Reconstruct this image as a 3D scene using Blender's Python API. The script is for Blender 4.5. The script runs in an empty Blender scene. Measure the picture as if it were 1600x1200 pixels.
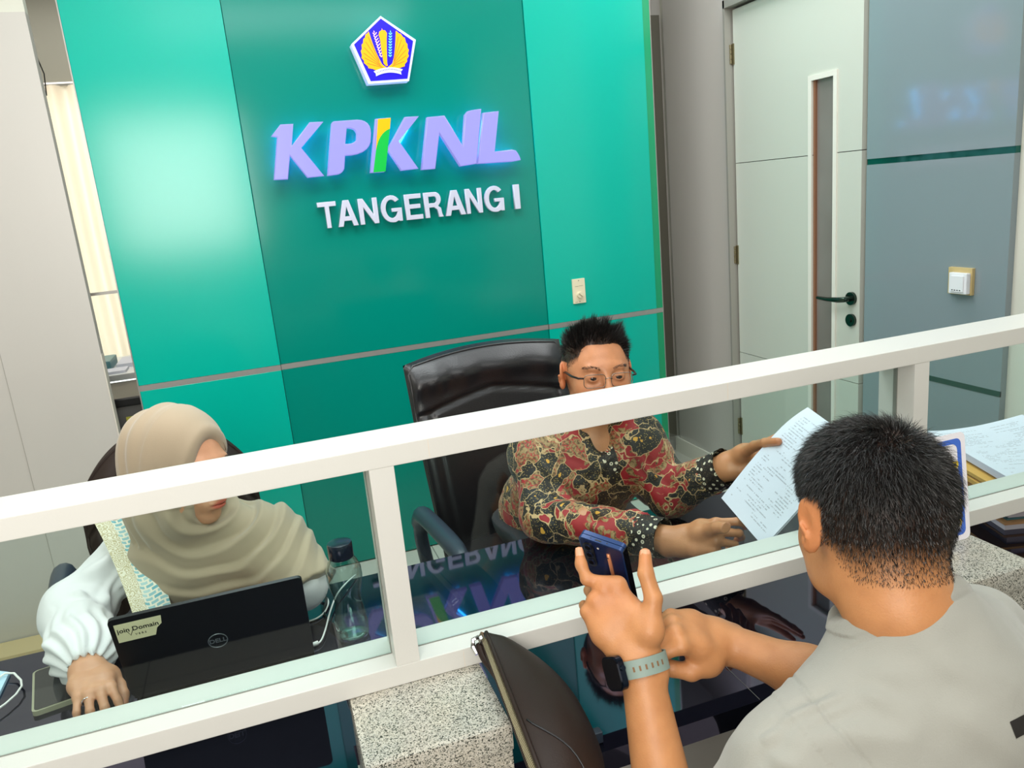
import bpy, bmesh, math, random
import numpy as np
from mathutils import Vector, Matrix

C = bpy.context.scene.collection
PI = math.pi

# ------------------------------------------------------------------ camera
F_PX, CAM_H = 1220.0, 1.6
YAW, PITCH, ROLL = math.radians(17.5), math.radians(13.85), math.radians(5.4)
_f = Vector((math.sin(YAW) * math.cos(PITCH), math.cos(YAW) * math.cos(PITCH), -math.sin(PITCH)))
_r = Vector((math.cos(YAW), -math.sin(YAW), 0))
_d = _f.cross(_r)
CAM_R = math.cos(ROLL) * _r + math.sin(ROLL) * _d
CAM_D = -math.sin(ROLL) * _r + math.cos(ROLL) * _d
CAM_F = _f
CAM = Vector((0, 0, CAM_H))
cd = bpy.data.cameras.new('camera')
cam = bpy.data.objects.new('camera', cd)
C.objects.link(cam)
cd.sensor_width = 36
cd.lens = F_PX / 1600 * 36
cd.clip_start = 0.02
m = Matrix((CAM_R, -CAM_D, -CAM_F)).transposed().to_4x4()
m.translation = CAM
cam.matrix_world = m
bpy.context.scene.camera = cam

def at(px, py, X=None, Y=None, Z=None, D=None):
    """point of the room seen at pixel (px, py) of the photograph on a plane x=X, y=Y, z=Z or at depth D"""
    v = CAM_R * ((px - 800) / F_PX) + CAM_D * ((py - 600) / F_PX) + CAM_F
    if Y is not None: t = Y / v.y
    elif Z is not None: t = (Z - CAM_H) / v.z
    elif X is not None: t = X / v.x
    else: t = D
    return CAM + v * t

# ------------------------------------------------------------------ light and exposure
sc = bpy.context.scene
sc.view_settings.view_transform = 'Standard'
sc.view_settings.look = 'None'
sc.view_settings.gamma = 1
sc.view_settings.use_curve_mapping = False
sc.view_settings.exposure = -0.18
w = bpy.data.worlds.new('daylight'); sc.world = w; w.use_nodes = True
bg = w.node_tree.nodes['Background']
bg.inputs[0].default_value = (1.0, 0.965, 0.92, 1)
bg.inputs[1].default_value = 3.0

def area(name, loc, rot, sx, sy, power, col):
    l = bpy.data.lights.new(name, 'AREA'); l.shape = 'RECTANGLE'; l.size = sx; l.size_y = sy
    l.energy = power; l.color = col
    o = bpy.data.objects.new(name, l); C.objects.link(o)
    o.location = loc; o.rotation_euler = rot
    return o
area('ceiling_light_over_officers', (0.3, 2.25, 2.97), (0, 0, 0), 1.6, 1.0, 38, (0.93, 0.98, 1.0))
area('ceiling_light_over_clients', (0.5, 0.45, 2.97), (0, 0, 0), 1.8, 0.9, 19, (0.90, 0.97, 1.0))
area('fill_light_behind_camera', (0.9, -0.38, 2.97), (math.radians(-14), 0, 0), 1.8, 0.5, 26, (1.0, 0.95, 0.88))  # added overhead fill, warms and brightens the rail fronts
area('fill_light_by_door', (1.80, 2.5, 2.97), (0, 0, 0), 0.6, 1.6, 20, (0.98, 0.99, 1.0))  # added fill so the door and cladding get enough light
area('fill_light_at_left', (-1.6, 1.8, 2.97), (0, 0, 0), 1.0, 1.6, 22, (1.0, 0.98, 0.95))  # added fill to lift the grey cladding on the left
area('window_daylight_behind_camera', (-0.48, -0.72, 1.92), (math.radians(90), 0, 0), 1.1, 1.1, 46, (1.0, 0.94, 0.86))
area('back_office_fill', (-0.8, 4.2, 2.9), (0, 0, 0), 1.0, 0.8, 22, (1.0, 0.97, 0.92))  # added fill for the space behind the narrow gap

# ------------------------------------------------------------------ materials
def lin(h):
    h = h.lstrip('#')
    return tuple(((c / 12.92) if c <= .04045 else ((c + .055) / 1.055) ** 2.4) for c in (int(h[i:i + 2], 16) / 255 for i in (0, 2, 4))) + (1,)

MATS = {}
def mat(name, col, rough=.5, metal=0, spec=.5, bump=0, bscale=50, vary=0, vscale=6, coat=0, emis=None, estr=0, alpha=None, sss=0, trans=0, stretch=None, sheen=0):
    if name in MATS: return MATS[name]
    mt = bpy.data.materials.new(name); mt.use_nodes = True
    nt = mt.node_tree; p = nt.nodes['Principled BSDF']
    c = lin(col) if isinstance(col, str) else col
    p.inputs['Base Color'].default_value = c
    p.inputs['Roughness'].default_value = rough
    p.inputs['Metallic'].default_value = metal
    p.inputs['Specular IOR Level'].default_value = spec
    p.inputs['Coat Weight'].default_value = coat
    p.inputs['Sheen Weight'].default_value = sheen
    p.inputs['Transmission Weight'].default_value = trans
    if sss:
        p.inputs['Subsurface Weight'].default_value = sss
        p.inputs['Subsurface Radius'].default_value = (.012, .004, .002)
        p.inputs['Subsurface Scale'].default_value = .5
    if emis:
        p.inputs['Emission Color'].default_value = lin(emis); p.inputs['Emission Strength'].default_value = estr
    if bump or vary:
        tc = nt.nodes.new('ShaderNodeTexCoord'); mp = nt.nodes.new('ShaderNodeMapping')
        nt.links.new(tc.outputs['Object'], mp.inputs[0])
        if stretch: mp.inputs['Scale'].default_value = stretch
    if bump:
        n = nt.nodes.new('ShaderNodeTexNoise'); n.inputs['Scale'].default_value = bscale; n.inputs['Detail'].default_value = 4
        nt.links.new(mp.outputs[0], n.inputs['Vector'])
        b = nt.nodes.new('ShaderNodeBump'); b.inputs['Strength'].default_value = bump; b.inputs['Distance'].default_value = .01
        nt.links.new(n.outputs['Fac'], b.inputs['Height']); nt.links.new(b.outputs[0], p.inputs['Normal'])
    if vary:
        n = nt.nodes.new('ShaderNodeTexNoise'); n.inputs['Scale'].default_value = vscale; n.inputs['Detail'].default_value = 6
        nt.links.new(mp.outputs[0], n.inputs['Vector'])
        mx = nt.nodes.new('ShaderNodeMix'); mx.data_type = 'RGBA'
        mx.inputs[6].default_value = tuple(x * (1 - vary) for x in c[:3]) + (1,)
        mx.inputs[7].default_value = tuple(min(1, x * (1 + vary)) for x in c[:3]) + (1,)
        nt.links.new(n.outputs['Fac'], mx.inputs[0]); nt.links.new(mx.outputs[2], p.inputs['Base Color'])
    MATS[name] = mt
    return mt

def nodes(name):
    mt = bpy.data.materials.new(name); mt.use_nodes = True
    MATS[name] = mt
    return mt, mt.node_tree, mt.node_tree.nodes['Principled BSDF']

def N(nt, typ, **kw):
    n = nt.nodes.new(typ)
    for k, v in kw.items(): setattr(n, k, v)
    return n

def ramp(nt, fac, stops, interp='LINEAR'):
    r = nt.nodes.new('ShaderNodeValToRGB'); r.color_ramp.interpolation = interp
    e = r.color_ramp.elements
    while len(e) < len(stops): e.new(.5)
    for el, (pos, col) in zip(e, stops):
        el.position = pos; el.color = lin(col) if isinstance(col, str) else col
    nt.links.new(fac, r.inputs[0])
    return r.outputs[0]

def mixc(nt, fac, a, b):
    mx = nt.nodes.new('ShaderNodeMix'); mx.data_type = 'RGBA'
    for i, v in ((0, fac), (6, a), (7, b)):
        if isinstance(v, str): mx.inputs[i].default_value = lin(v)
        elif isinstance(v, (float, int)): mx.inputs[i].default_value = v
        else: nt.links.new(v, mx.inputs[i])
    return mx.outputs[2]

def mth(nt, op, a, b=None):
    n = nt.nodes.new('ShaderNodeMath'); n.operation = op
    for i, v in ((0, a), (1, b)):
        if v is None: continue
        if isinstance(v, (float, int)): n.inputs[i].default_value = v
        else: nt.links.new(v, n.inputs[i])
    return n.outputs[0]

# clear pane: mirror-like at glancing angles, otherwise see-through
def glass_mat(name, tint, refl=1.0, rough=0.0):
    mt = bpy.data.materials.new(name); mt.use_nodes = True
    nt = mt.node_tree; nt.nodes.clear()
    out = N(nt, 'ShaderNodeOutputMaterial'); mx = N(nt, 'ShaderNodeMixShader')
    tr = N(nt, 'ShaderNodeBsdfTransparent'); gl = N(nt, 'ShaderNodeBsdfGlossy')
    lw = N(nt, 'ShaderNodeLayerWeight'); lw.inputs[0].default_value = .5
    p5 = mth(nt, 'POWER', lw.outputs['Facing'], 5.0); fz = mth(nt, 'ADD', mth(nt, 'MULTIPLY', p5, .95), .045)
    tr.inputs[0].default_value = tint; gl.inputs['Roughness'].default_value = rough
    f = mth(nt, 'MULTIPLY', fz, refl)
    nt.links.new(f, mx.inputs[0]); nt.links.new(tr.outputs[0], mx.inputs[1]); nt.links.new(gl.outputs[0], mx.inputs[2])
    nt.links.new(mx.outputs[0], out.inputs[0])
    MATS[name] = mt
    return mt

# ------------------------------------------------------------------ mesh helpers
class MB:
    """collects shapes, then links them as ONE mesh object"""
    def __init__(s): s.v = []; s.f = []; s.mi = []
    def add(s, v, f, mi=0):
        b = len(s.v); s.v += [tuple(x) for x in v]; s.f += [tuple(b + i for i in q) for q in f]; s.mi += [mi] * len(f)
        return s
    def box(s, a, b, mi=0, bev=0):
        (x0, y0, z0), (x1, y1, z1) = a, b
        if bev:
            bm = bmesh.new(); bmesh.ops.create_cube(bm, size=1)
            for q in bm.verts: q.co = Vector(((x0 + x1) / 2 + q.co.x * (x1 - x0), (y0 + y1) / 2 + q.co.y * (y1 - y0), (z0 + z1) / 2 + q.co.z * (z1 - z0)))
            bmesh.ops.bevel(bm, geom=bm.edges[:], offset=bev, segments=2, affect='EDGES', profile=.7)
            bm.verts.index_update()
            s.add([q.co[:] for q in bm.verts], [[q.index for q in p.verts] for p in bm.faces], mi); bm.free()
            return s
        v = [(x0, y0, z0), (x1, y0, z0), (x1, y1, z0), (x0, y1, z0), (x0, y0, z1), (x1, y0, z1), (x1, y1, z1), (x0, y1, z1)]
        return s.add(v, [(0, 3, 2, 1), (4, 5, 6, 7), (0, 1, 5, 4), (1, 2, 6, 5), (2, 3, 7, 6), (3, 0, 4, 7)], mi)
    def obox(s, o, ax, ay, az, mi=0):
        """box from corner o along three edge vectors"""
        o, ax, ay, az = map(Vector, (o, ax, ay, az))
        v = [o, o + ax, o + ax + ay, o + ay, o + az, o + ax + az, o + ax + ay + az, o + ay + az]
        return s.add(v, [(0, 3, 2, 1), (4, 5, 6, 7), (0, 1, 5, 4), (1, 2, 6, 5), (2, 3, 7, 6), (3, 0, 4, 7)], mi)
    def prism(s, pts, ext, mi=0):
        """closed outline (list of Vectors) pushed along ext"""
        n = len(pts); e = Vector(ext)
        v = [Vector(p) for p in pts] + [Vector(p) + e for p in pts]
        return s.add(v, [tuple(range(n - 1, -1, -1)), tuple(range(n, 2 * n))] + [(i, (i + 1) % n, n + (i + 1) % n, n + i) for i in range(n)], mi)
    def tube(s, pts, r, n=8, mi=0, cap=True):
        pts = [Vector(p) for p in pts]
        rr = r if isinstance(r, (list, tuple)) else [r] * len(pts)
        b = len(s.v); u = None
        for i, p in enumerate(pts):
            d = (pts[min(i + 1, len(pts) - 1)] - pts[max(i - 1, 0)]).normalized()
            if u is None: u = d.orthogonal().normalized()
            u = (u - d * u.dot(d)).normalized(); w_ = d.cross(u)
            for k in range(n):
                a = 2 * PI * k / n
                s.v.append(tuple(p + (u * math.cos(a) + w_ * math.sin(a)) * rr[i]))
        for i in range(len(pts) - 1):
            for k in range(n):
                s.f.append((b + i * n + k, b + i * n + (k + 1) % n, b + (i + 1) * n + (k + 1) % n, b + (i + 1) * n + k)); s.mi.append(mi)
        if cap:
            s.f.append(tuple(b + k for k in range(n - 1, -1, -1))); s.mi.append(mi)
            e = b + (len(pts) - 1) * n
            s.f.append(tuple(e + k for k in range(n))); s.mi.append(mi)
        return s
    def lathe(s, prof, c=(0, 0, 0), n=24, mi=0, sq=None):
        """profile [(r, z)] turned about z through c; sq(angle, i) scales the radius"""
        b = len(s.v); c = Vector(c)
        for i, (r, z) in enumerate(prof):
            for k in range(n):
                a = 2 * PI * k / n; q = r * (sq(a, i) if sq else 1)
                s.v.append((c.x + q * math.cos(a), c.y + q * math.sin(a), c.z + z))
        for i in range(len(prof) - 1):
            for k in range(n):
                s.f.append((b + i * n + k, b + i * n + (k + 1) % n, b + (i + 1) * n + (k + 1) % n, b + (i + 1) * n + k)); s.mi.append(mi)
        s.f.append(tuple(b + k for k in range(n - 1, -1, -1))); s.mi.append(mi)
        e = b + (len(prof) - 1) * n
        s.f.append(tuple(e + k for k in range(n))); s.mi.append(mi)
        return s
    def sheet(s, fn, nu, nv, mi=0):
        b = len(s.v)
        for j in range(nv + 1):
            for i in range(nu + 1): s.v.append(tuple(fn(i / nu, j / nv)))
        for j in range(nv):
            for i in range(nu):
                a = b + j * (nu + 1) + i
                s.f.append((a, a + 1, a + nu + 2, a + nu + 1)); s.mi.append(mi)
        return s
    def build(s, name, mats, parent=None, smooth=False, auto=None, M=None):
        me = bpy.data.meshes.new(name)
        vv = s.v if M is None else [tuple(M @ Vector(q)) for q in s.v]
        me.from_pydata(vv, [], s.f); me.update()
        for q in (mats if isinstance(mats, (list, tuple)) else [mats]): me.materials.append(q)
        me.polygons.foreach_set('material_index', s.mi)
        bm = bmesh.new(); bm.from_mesh(me); bmesh.ops.recalc_face_normals(bm, faces=bm.faces); bm.to_mesh(me); bm.free()
        if smooth or auto is not None:
            me.polygons.foreach_set('use_smooth', [True] * len(me.polygons))
            if auto is not None: me.set_sharp_from_angle(angle=math.radians(auto))
        o = bpy.data.objects.new(name, me); C.objects.link(o)
        if parent is not None: o.parent = parent
        return o

def tag(o, label=None, cat=None, group=None, kind=None):
    if label: o['label'] = label
    if cat: o['category'] = cat
    if group: o['group'] = group
    if kind: o['kind'] = kind
    return o

def thing(name, label, cat, loc=(0, 0, 0), group=None):
    """an Empty at the thing's base; its parts are modelled in room coordinates"""
    o = bpy.data.objects.new(name, None); C.objects.link(o); o.empty_display_size = .05
    tag(o, label, cat, group)
    o.location = loc
    THING_LOC[o.name] = Vector(loc)
    return o
THING_LOC = {}

def part(mb, name, mats, parent, **kw):
    """links a part modelled in room coordinates under its thing"""
    o = mb.build(name, mats, parent, **kw)
    settle(o, parent)
    return o
def settle(o, parent):
    o.parent = parent
    off = Vector((0, 0, 0)); q = parent
    while q is not None:
        off += Vector(q.location); q = q.parent
    o.location = -off
def struct(o): o['kind'] = 'structure'; return o

def curve_mesh(name, loops, depth, bevel, matl, place, parent=None, mats=None):
    """flat outlines (first outer, then holes) in 2D, thickened; place(x, y, z) gives the room point"""
    cu = bpy.data.curves.new(name, 'CURVE'); cu.dimensions = '2D'; cu.fill_mode = 'BOTH'
    cu.extrude = depth / 2 - bevel; cu.bevel_depth = bevel; cu.bevel_resolution = 1; cu.offset = -bevel
    for lp in loops:
        sp = cu.splines.new('POLY'); sp.points.add(len(lp) - 1)
        for i, (x, y) in enumerate(lp): sp.points[i].co = (x, y, 0, 1)
        sp.use_cyclic_u = True
    t = bpy.data.objects.new(name, cu); C.objects.link(t)
    dg = bpy.context.evaluated_depsgraph_get()
    me = bpy.data.meshes.new_from_object(t.evaluated_get(dg))
    bpy.data.objects.remove(t); bpy.data.curves.remove(cu)
    me.name = name
    for v in me.vertices: v.co = place(v.co.x, v.co.y, v.co.z + depth / 2)
    me.materials.clear(); me.materials.append(matl); me.update()
    o = bpy.data.objects.new(name, me); C.objects.link(o)
    if parent: settle(o, parent)
    return o

def text_mesh(name, txt, size, thick, matl, place, parent=None, bold=0, shear=0):
    cu = bpy.data.curves.new(name, 'FONT'); cu.body = txt; cu.size = size; cu.extrude = thick; cu.offset = bold
    cu.align_x = 'CENTER'; cu.align_y = 'CENTER'; cu.resolution_u = 3; cu.shear = shear
    t = bpy.data.objects.new(name, cu); C.objects.link(t)
    dg = bpy.context.evaluated_depsgraph_get()
    me = bpy.data.meshes.new_from_object(t.evaluated_get(dg))
    bpy.data.objects.remove(t); bpy.data.curves.remove(cu)
    for v in me.vertices: v.co = place(v.co.x, v.co.y, v.co.z)
    me.materials.clear(); me.materials.append(matl); me.update()
    o = bpy.data.objects.new(name, me); C.objects.link(o)
    if parent: settle(o, parent)
    return o

def arc(cx, cy, rx, ry, a0, a1, n):
    return [(cx + rx * math.cos(math.radians(a0 + (a1 - a0) * i / n)), cy + ry * math.sin(math.radians(a0 + (a1 - a0) * i / n))) for i in range(n + 1)]
# ================================================================== MATERIALS
WHITE = mat('white_paint', '#cfcfca', .35, bump=.03, bscale=300)
TEAL = mat('teal_back_painted_glass', '#00b5a2', .19, spec=.5, vary=.03, vscale=2)
TEAL_D = mat('deep_green_back_painted_glass', '#00897a', .14, spec=.5, vary=.03, vscale=2)
TEAL_EDGE = mat('green_glass_edge', '#1c9a6a', .2)
STEEL = mat('brushed_steel', '#b4b2ae', .3, metal=.55, bump=.05, bscale=80, stretch=(1, 1, 20))
STEEL_D = mat('dull_steel', '#8d8985', .4, metal=.6, bump=.04, bscale=60, stretch=(30, 30, 1))
CHROME = mat('chrome', '#d8d8d8', .08, metal=1)
GREYWALL = mat('grey_aluminium_cladding', '#cbc7c1', .42, metal=.1, vary=.05, vscale=1.2, stretch=(2, 2, .3))
CREAM = mat('cream_wall_paint', '#dcdccf', .6, bump=.05, bscale=200)
DOORM = mat('door_laminate', '#cfd1c6', .35)
BLUEGREY = mat('blue_grey_glass_panel', '#87949a', .09, spec=.6)
STRIPE = mat('dark_green_mirror_strip', '#1d6158', .06, metal=.6)
BLACKGLOSS = mat('black_gloss_desk', '#0b0d13', .03, spec=1.0)
LEATHER = mat('dark_brown_leather', '#271b16', .52, bump=.06, bscale=420, spec=.25)
LEATHER_B = mat('black_leather', '#17161a', .30, bump=.08, bscale=240, spec=.6)
PLASTIC_B = mat('blue_grey_plastic', '#2f3a48', .38)
BLACKP = mat('black_plastic', '#0d0f12', .4)
GLASS = glass_mat('clear_glass_pane', (.90, .965, .95, 1), .75)
PAPER = mat('white_paper', '#dfe2ee', .7)
GOLD_ENV = mat('manila_paper', '#d9a650', .6, bump=.1, bscale=60)

def granite():
    mt, nt, p = nodes('speckled_granite')
    tc = N(nt, 'ShaderNodeTexCoord')
    v1 = N(nt, 'ShaderNodeTexVoronoi'); v1.inputs['Scale'].default_value = 820; v1.inputs['Randomness'].default_value = 1
    v2 = N(nt, 'ShaderNodeTexVoronoi'); v2.inputs['Scale'].default_value = 560
    n1 = N(nt, 'ShaderNodeTexNoise'); n1.inputs['Scale'].default_value = 9; n1.inputs['Detail'].default_value = 5
    for q in (v1, v2, n1): nt.links.new(tc.outputs['Object'], q.inputs['Vector'])
    s1 = N(nt, 'ShaderNodeSeparateColor'); nt.links.new(v1.outputs['Color'], s1.inputs[0])
    s2 = N(nt, 'ShaderNodeSeparateColor'); nt.links.new(v2.outputs['Color'], s2.inputs[0])
    base = ramp(nt, s1.outputs[0], [(0, '#5f615c'), (.12, '#8f8f87'), (.35, '#b8b4a9'), (.7, '#c9c4b8'), (1, '#dad7cf')])
    dark = ramp(nt, s2.outputs[0], [(0, '#3c3f3b'), (.07, '#57605a'), (.16, '#a9aba2'), (.17, '#ffffff'), (1, '#ffffff')], 'CONSTANT')
    mx = N(nt, 'ShaderNodeMix', data_type='RGBA', blend_type='MULTIPLY'); mx.inputs[0].default_value = .9
    nt.links.new(base, mx.inputs[6]); nt.links.new(dark, mx.inputs[7])
    warm = ramp(nt, n1.outputs['Fac'], [(.4, '#eef3f5'), (.64, '#fdfaf4'), (.85, '#f1e4d0')])
    m2 = N(nt, 'ShaderNodeMix', data_type='RGBA', blend_type='MULTIPLY'); m2.inputs[0].default_value = .8
    nt.links.new(mx.outputs[2], m2.inputs[6]); nt.links.new(warm, m2.inputs[7])
    nt.links.new(m2.outputs[2], p.inputs['Base Color'])
    p.inputs['Roughness'].default_value = .22
    return mt
GRANITE = granite()

def floor_tile():
    mt, nt, p = nodes('pale_floor_tile')
    tc = N(nt, 'ShaderNodeTexCoord'); br = N(nt, 'ShaderNodeTexBrick')
    br.offset = 0; br.inputs['Scale'].default_value = 1; br.inputs['Brick Width'].default_value = .6; br.inputs['Row Height'].default_value = .6
    br.inputs['Mortar Size'].default_value = .003
    br.inputs['Color1'].default_value = lin('#c9c5bb'); br.inputs['Color2'].default_value = lin('#cfcbc1'); br.inputs['Mortar'].default_value = lin('#8d8a84')
    nt.links.new(tc.outputs['Object'], br.inputs['Vector']); nt.links.new(br.outputs['Color'], p.inputs['Base Color'])
    p.inputs['Roughness'].default_value = .2
    return mt
FLOOR = floor_tile()
BLACKGLOSS.node_tree.nodes['Principled BSDF'].inputs['Specular Tint'].default_value = (.62, .56, 1.0, 1)

# ================================================================== THE SETTING
FY = 3.20   # face of the green feature wall
o = MB().box((-3.0, -3.2, -.05), (3.2, 6.0, 0)).build('floor', FLOOR); struct(o)
o = MB().box((-3.0, -3.2, 3.0), (3.2, 6.0, 3.08)).build('ceiling', mat('ceiling_paint', '#eeeeea', .8)); struct(o)
# right-hand side wall, behind door and panels
o = MB().box((2.27, -3.2, 0), (2.42, 6.0, 3.0)).build('wall_right', CREAM); struct(o); wall_right = o
part(MB().box((2.245, 1.846, 0.02), (2.27, 2.452, 1.571)).box((2.245, 1.846, 1.592), (2.27, 2.452, 3.0)), 'panel', BLUEGREY, wall_right)
part(MB().box((2.249, 1.846, 1.571), (2.2695, 2.452, 1.592)).box((2.2435, 1.846, .800), (2.25, 2.452, .819)), 'strip', STRIPE, wall_right)
part(MB().box((2.243, 3.292, 0.09), (2.27, 3.91, 3.0)), 'cladding', GREYWALL, wall_right)
o = MB().box((2.235, 3.292, 0), (2.27, 3.95, .09)).box((2.245, -3.2, 0), (2.27, 1.84, .09)).build('baseboard_right', mat('baseboard_paint', '#e8e4d8', .5)); struct(o)
# far wall to the right of the green wall: steel cladding in three lifts with a frame
o = MB().box((1.2, 3.98, 0), (2.27, 4.1, 3.0)).build('wall_far', GREYWALL); struct(o)
for z0, z1 in ((.1, .850), (.862, 1.572), (1.590, 2.42)):
    part(MB().box((1.75, 3.965, z0), (2.15, 3.98, z1)), 'steel_panel', mat('satin_cladding', '#c4b8b2', .3, metal=.25, bump=.05, bscale=30, stretch=(20, 20, 1)), o)
part(MB().box((2.155, 3.93, .1), (2.235, 3.98, 2.42)), 'frame_bar', mat('olive_steel', '#6f6c60', .45, metal=.4), o)
# green feature wall
FXL, FXR = -.472, 1.742
XA, XB = .051, 1.206
o = MB().box((FXL + .01, FY + .022, 0), (FXR - .01, FY + .14, 3.0)).build('wall_back', mat('wall_core', '#3a6f62', .6)); struct(o); wb = o
ZS = 1.003
for (x0, x1, mm, y) in ((FXL, XA, TEAL, FY), (XA + .002, XB - .002, TEAL_D, FY + .006), (XB, FXR, TEAL, FY)):
    for z0, z1 in ((.1, ZS - .013), (ZS + .009, 3.0)):
        part(MB().box((x0, y, z0), (x1, FY + .022, z1), bev=.0015), 'glass_panel', mm, wb)
    part(MB().box((x0, y - .001, ZS - .0125), (x1, FY + .022, ZS + .0085)), 'steel_strip', STEEL, wb)
part(MB().box((FXL - .004, FY - .003, .1), (FXL, FY + .022, 3.0)), 'edge_trim', STEEL, wb)
part(MB().box((FXR, FY + .004, .1), (FXR + .034, FY + .03, ZS - .013)).box((FXR, FY + .004, ZS + .009), (FXR + .034, FY + .03, 3.0)), 'edge_panel', TEAL_EDGE, wb)
part(MB().box((FXR, FY + .003, ZS - .0125), (FXR + .034, FY + .03, ZS + .0085)), 'steel_strip', STEEL, wb)
part(MB().box((FXR + .034, FY + .002, .1), (FXR + .037, FY + .03, 3.0)), 'edge_trim', STEEL, wb)
# grey clad wall to the left, with the narrow opening between it and the green wall
o = MB().box((-3.0, FY, .095), (-.575, FY + .05, 2.33)).box((-3.0, FY + .004, 2.33), (-.575, FY + .05, 3.0), mi=1).build('wall_left', [GREYWALL, CREAM]); struct(o); wl = o
part(MB().box((-.577, FY - .002, .1), (-.574, FY + .05, 1.15)), 'edge_trim', mat('pale_edge', '#e6dfd2', .4), wl)
part(MB().box((-.8965, FY - .0015, .1), (-.895, FY, 2.33)), 'joint', mat('panel_joint', '#a9a59d', .6), wl)
o = MB().box((-3.1, -3.2, 0), (-3.0, 6.0, 3.0)).build('wall_side', CREAM); struct(o)
# wall behind the camera: added dark to dim pane reflections, with the daylight window
o = MB().box((-3.0, -.86, 0), (2.27, -.76, 1.34)).box((-3.0, -.86, 2.5), (2.27, -.76, 3.0)).box((-3.0, -.86, 1.34), (-1.06, -.76, 2.5)).box((.10, -.86, 1.34), (2.27, -.76, 2.5)).build('wall_front', mat('added_dark_wall', '#3a2f2a', .5)); struct(o)
o = MB().box((-1.06, -.83, 1.34), (-1.02, -.79, 2.5)).box((.06, -.83, 1.34), (.10, -.79, 2.5)).box((-1.02, -.83, 2.46), (.06, -.79, 2.5)).box((-1.02, -.83, 1.34), (.06, -.79, 1.38)).build('window_2', WHITE); struct(o)

o = MB().box((-3.0, 3.262, 0), (-.62, 3.395, .012)).build('trim_1', mat('beige_floor_trim', '#cdb98d', .5)); struct(o)
# ---- back office built behind the opening in place of a mirror reflection
o = MB().box((-3.0, 5.0, 0), (-1.15, 5.12, 3.0)).box((-.45, 5.0, 0), (1.2, 5.12, 3.0)).box((-1.15, 5.0, 2.38), (-.45, 5.12, 3.0)).box((-1.15, 5.0, 0), (-.45, 5.12, .55)).build('wall_rear', mat('olive_grey_wall', '#8b897c', .6)); struct(o)
o = MB().box((-1.15, 5.04, .55), (-1.11, 5.09, 2.38)).box((-.49, 5.04, .55), (-.45, 5.09, 2.38)).box((-1.11, 5.04, 2.33), (-.49, 5.09, 2.38)).box((-1.11, 5.04, .55), (-.49, 5.09, .6)).build('window_1', WHITE); struct(o); win = o
part(MB().box((-1.11, 5.06, .6), (-.49, 5.066, 2.33)), 'pane', GLASS, win)
mt, nt, p = nodes('sheer_curtain_cloth')
tl = N(nt, 'ShaderNodeBsdfTranslucent'); tl.inputs[0].default_value = lin('#fff0dc'); mx = N(nt, 'ShaderNodeMixShader'); mx.inputs[0].default_value = .6
p.inputs['Base Color'].default_value = lin('#f2e2cf'); p.inputs['Roughness'].default_value = .8
nt.links.new(p.outputs[0], mx.inputs[1]); nt.links.new(tl.outputs[0], mx.inputs[2]); nt.links.new(mx.outputs[0], nt.nodes['Material Output'].inputs[0])
cur = thing('window_curtain', 'pale beige curtain hanging in the narrow gap beside the green wall', 'curtain', (-.8, 4.93, .85))
def cf(u, v):
    x = -1.18 + .78 * u; z = 2.36 - 1.5 * v
    return (x, 4.93 + .022 * math.sin(x * 62 + .6 * math.sin(3 * v)) + .012 * math.sin(x * 23 + 2 * v), z)
part(MB().sheet(cf, 110, 14), 'curtain_cloth', mt, cur, smooth=True)
part(MB().tube([(-1.2, 4.95, 2.37), (-.4, 4.95, 2.37)], .012), 'curtain_rail', STEEL, cur)
cord = tag(MB().tube([(-.66, 3.6, 3.0), (-.655, 3.6, 2.6), (-.648, 3.6, 2.3), (-.628, 3.6, 2.2), (-.636, 3.6, 2.12)], .0025, 6).build('blind_cord', BLACKP), 'thin dark cord hanging beside the top of the curtain in the narrow gap', 'cord')
bar = tag(MB().box((-.74, 3.58, 1.340), (-.46, 3.595, 1.352)).box((-.74, 3.58, 0), (-.73, 3.595, 3.0)).box((-.47, 3.58, 0), (-.46, 3.595, 3.0)).build('partition_frame', STEEL), 'thin metal frame bar crossing the narrow gap in front of the curtain', 'frame')
desk = thing('side_table', 'white office table covered in papers behind the narrow gap', 'table', (-.75, 4.1, 0))
part(MB().box((-1.15, 4.02, .90), (-.45, 4.6, .93), bev=.004), 'table_top', mat('table_white', '#e9ecec', .3), desk)
for x in (-1.12, -.5):
    for y in (4.04, 4.5): part(MB().box((x, y, 0), (x + .035, y + .035, .90)), 'leg', STEEL, desk)
tag(MB().box((-.70, 4.20, .93), (-.58, 4.42, .95)).box((-.76, 4.05, .93), (-.64, 4.16, .942)).build('paper_bundle', PAPER), 'loose papers lying on the table behind the narrow gap', 'papers')
tag(MB().box((-.80, 4.18, .93), (-.72, 4.4, .975), bev=.01).build('blue_folder', mat('teal_folder', '#5a8f96', .4)), 'blue green folder on the table behind the narrow gap', 'folder')
pr = thing('printer', 'dark grey printer with a yellow sticker in the narrow gap behind the headscarf', 'printer', (-.60, 3.740, 0))
part(MB().box((-.82, 3.570, .48), (-.46, 3.960, .90), bev=.012), 'body', mat('printer_grey', '#5e5d5c', .4), pr)
part(MB().box((-.83, 3.560, .865), (-.45, 3.970, .905), bev=.008), 'lid', BLACKP, pr)
part(MB().box((-.60, 3.566, .79), (-.565, 3.571, .82)), 'sticker', mat('yellow_sticker', '#b9b445', .5), pr)
part(MB().box((-.80, 3.560, .40), (-.47, 3.720, .66), bev=.01), 'paper_tray', BLACKP, pr)
part(MB().box((-.82, 3.590, 0), (-.46, 3.940, .48), bev=.006), 'cabinet', mat('dark_cabinet', '#1d1b1a', .3), pr)

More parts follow.
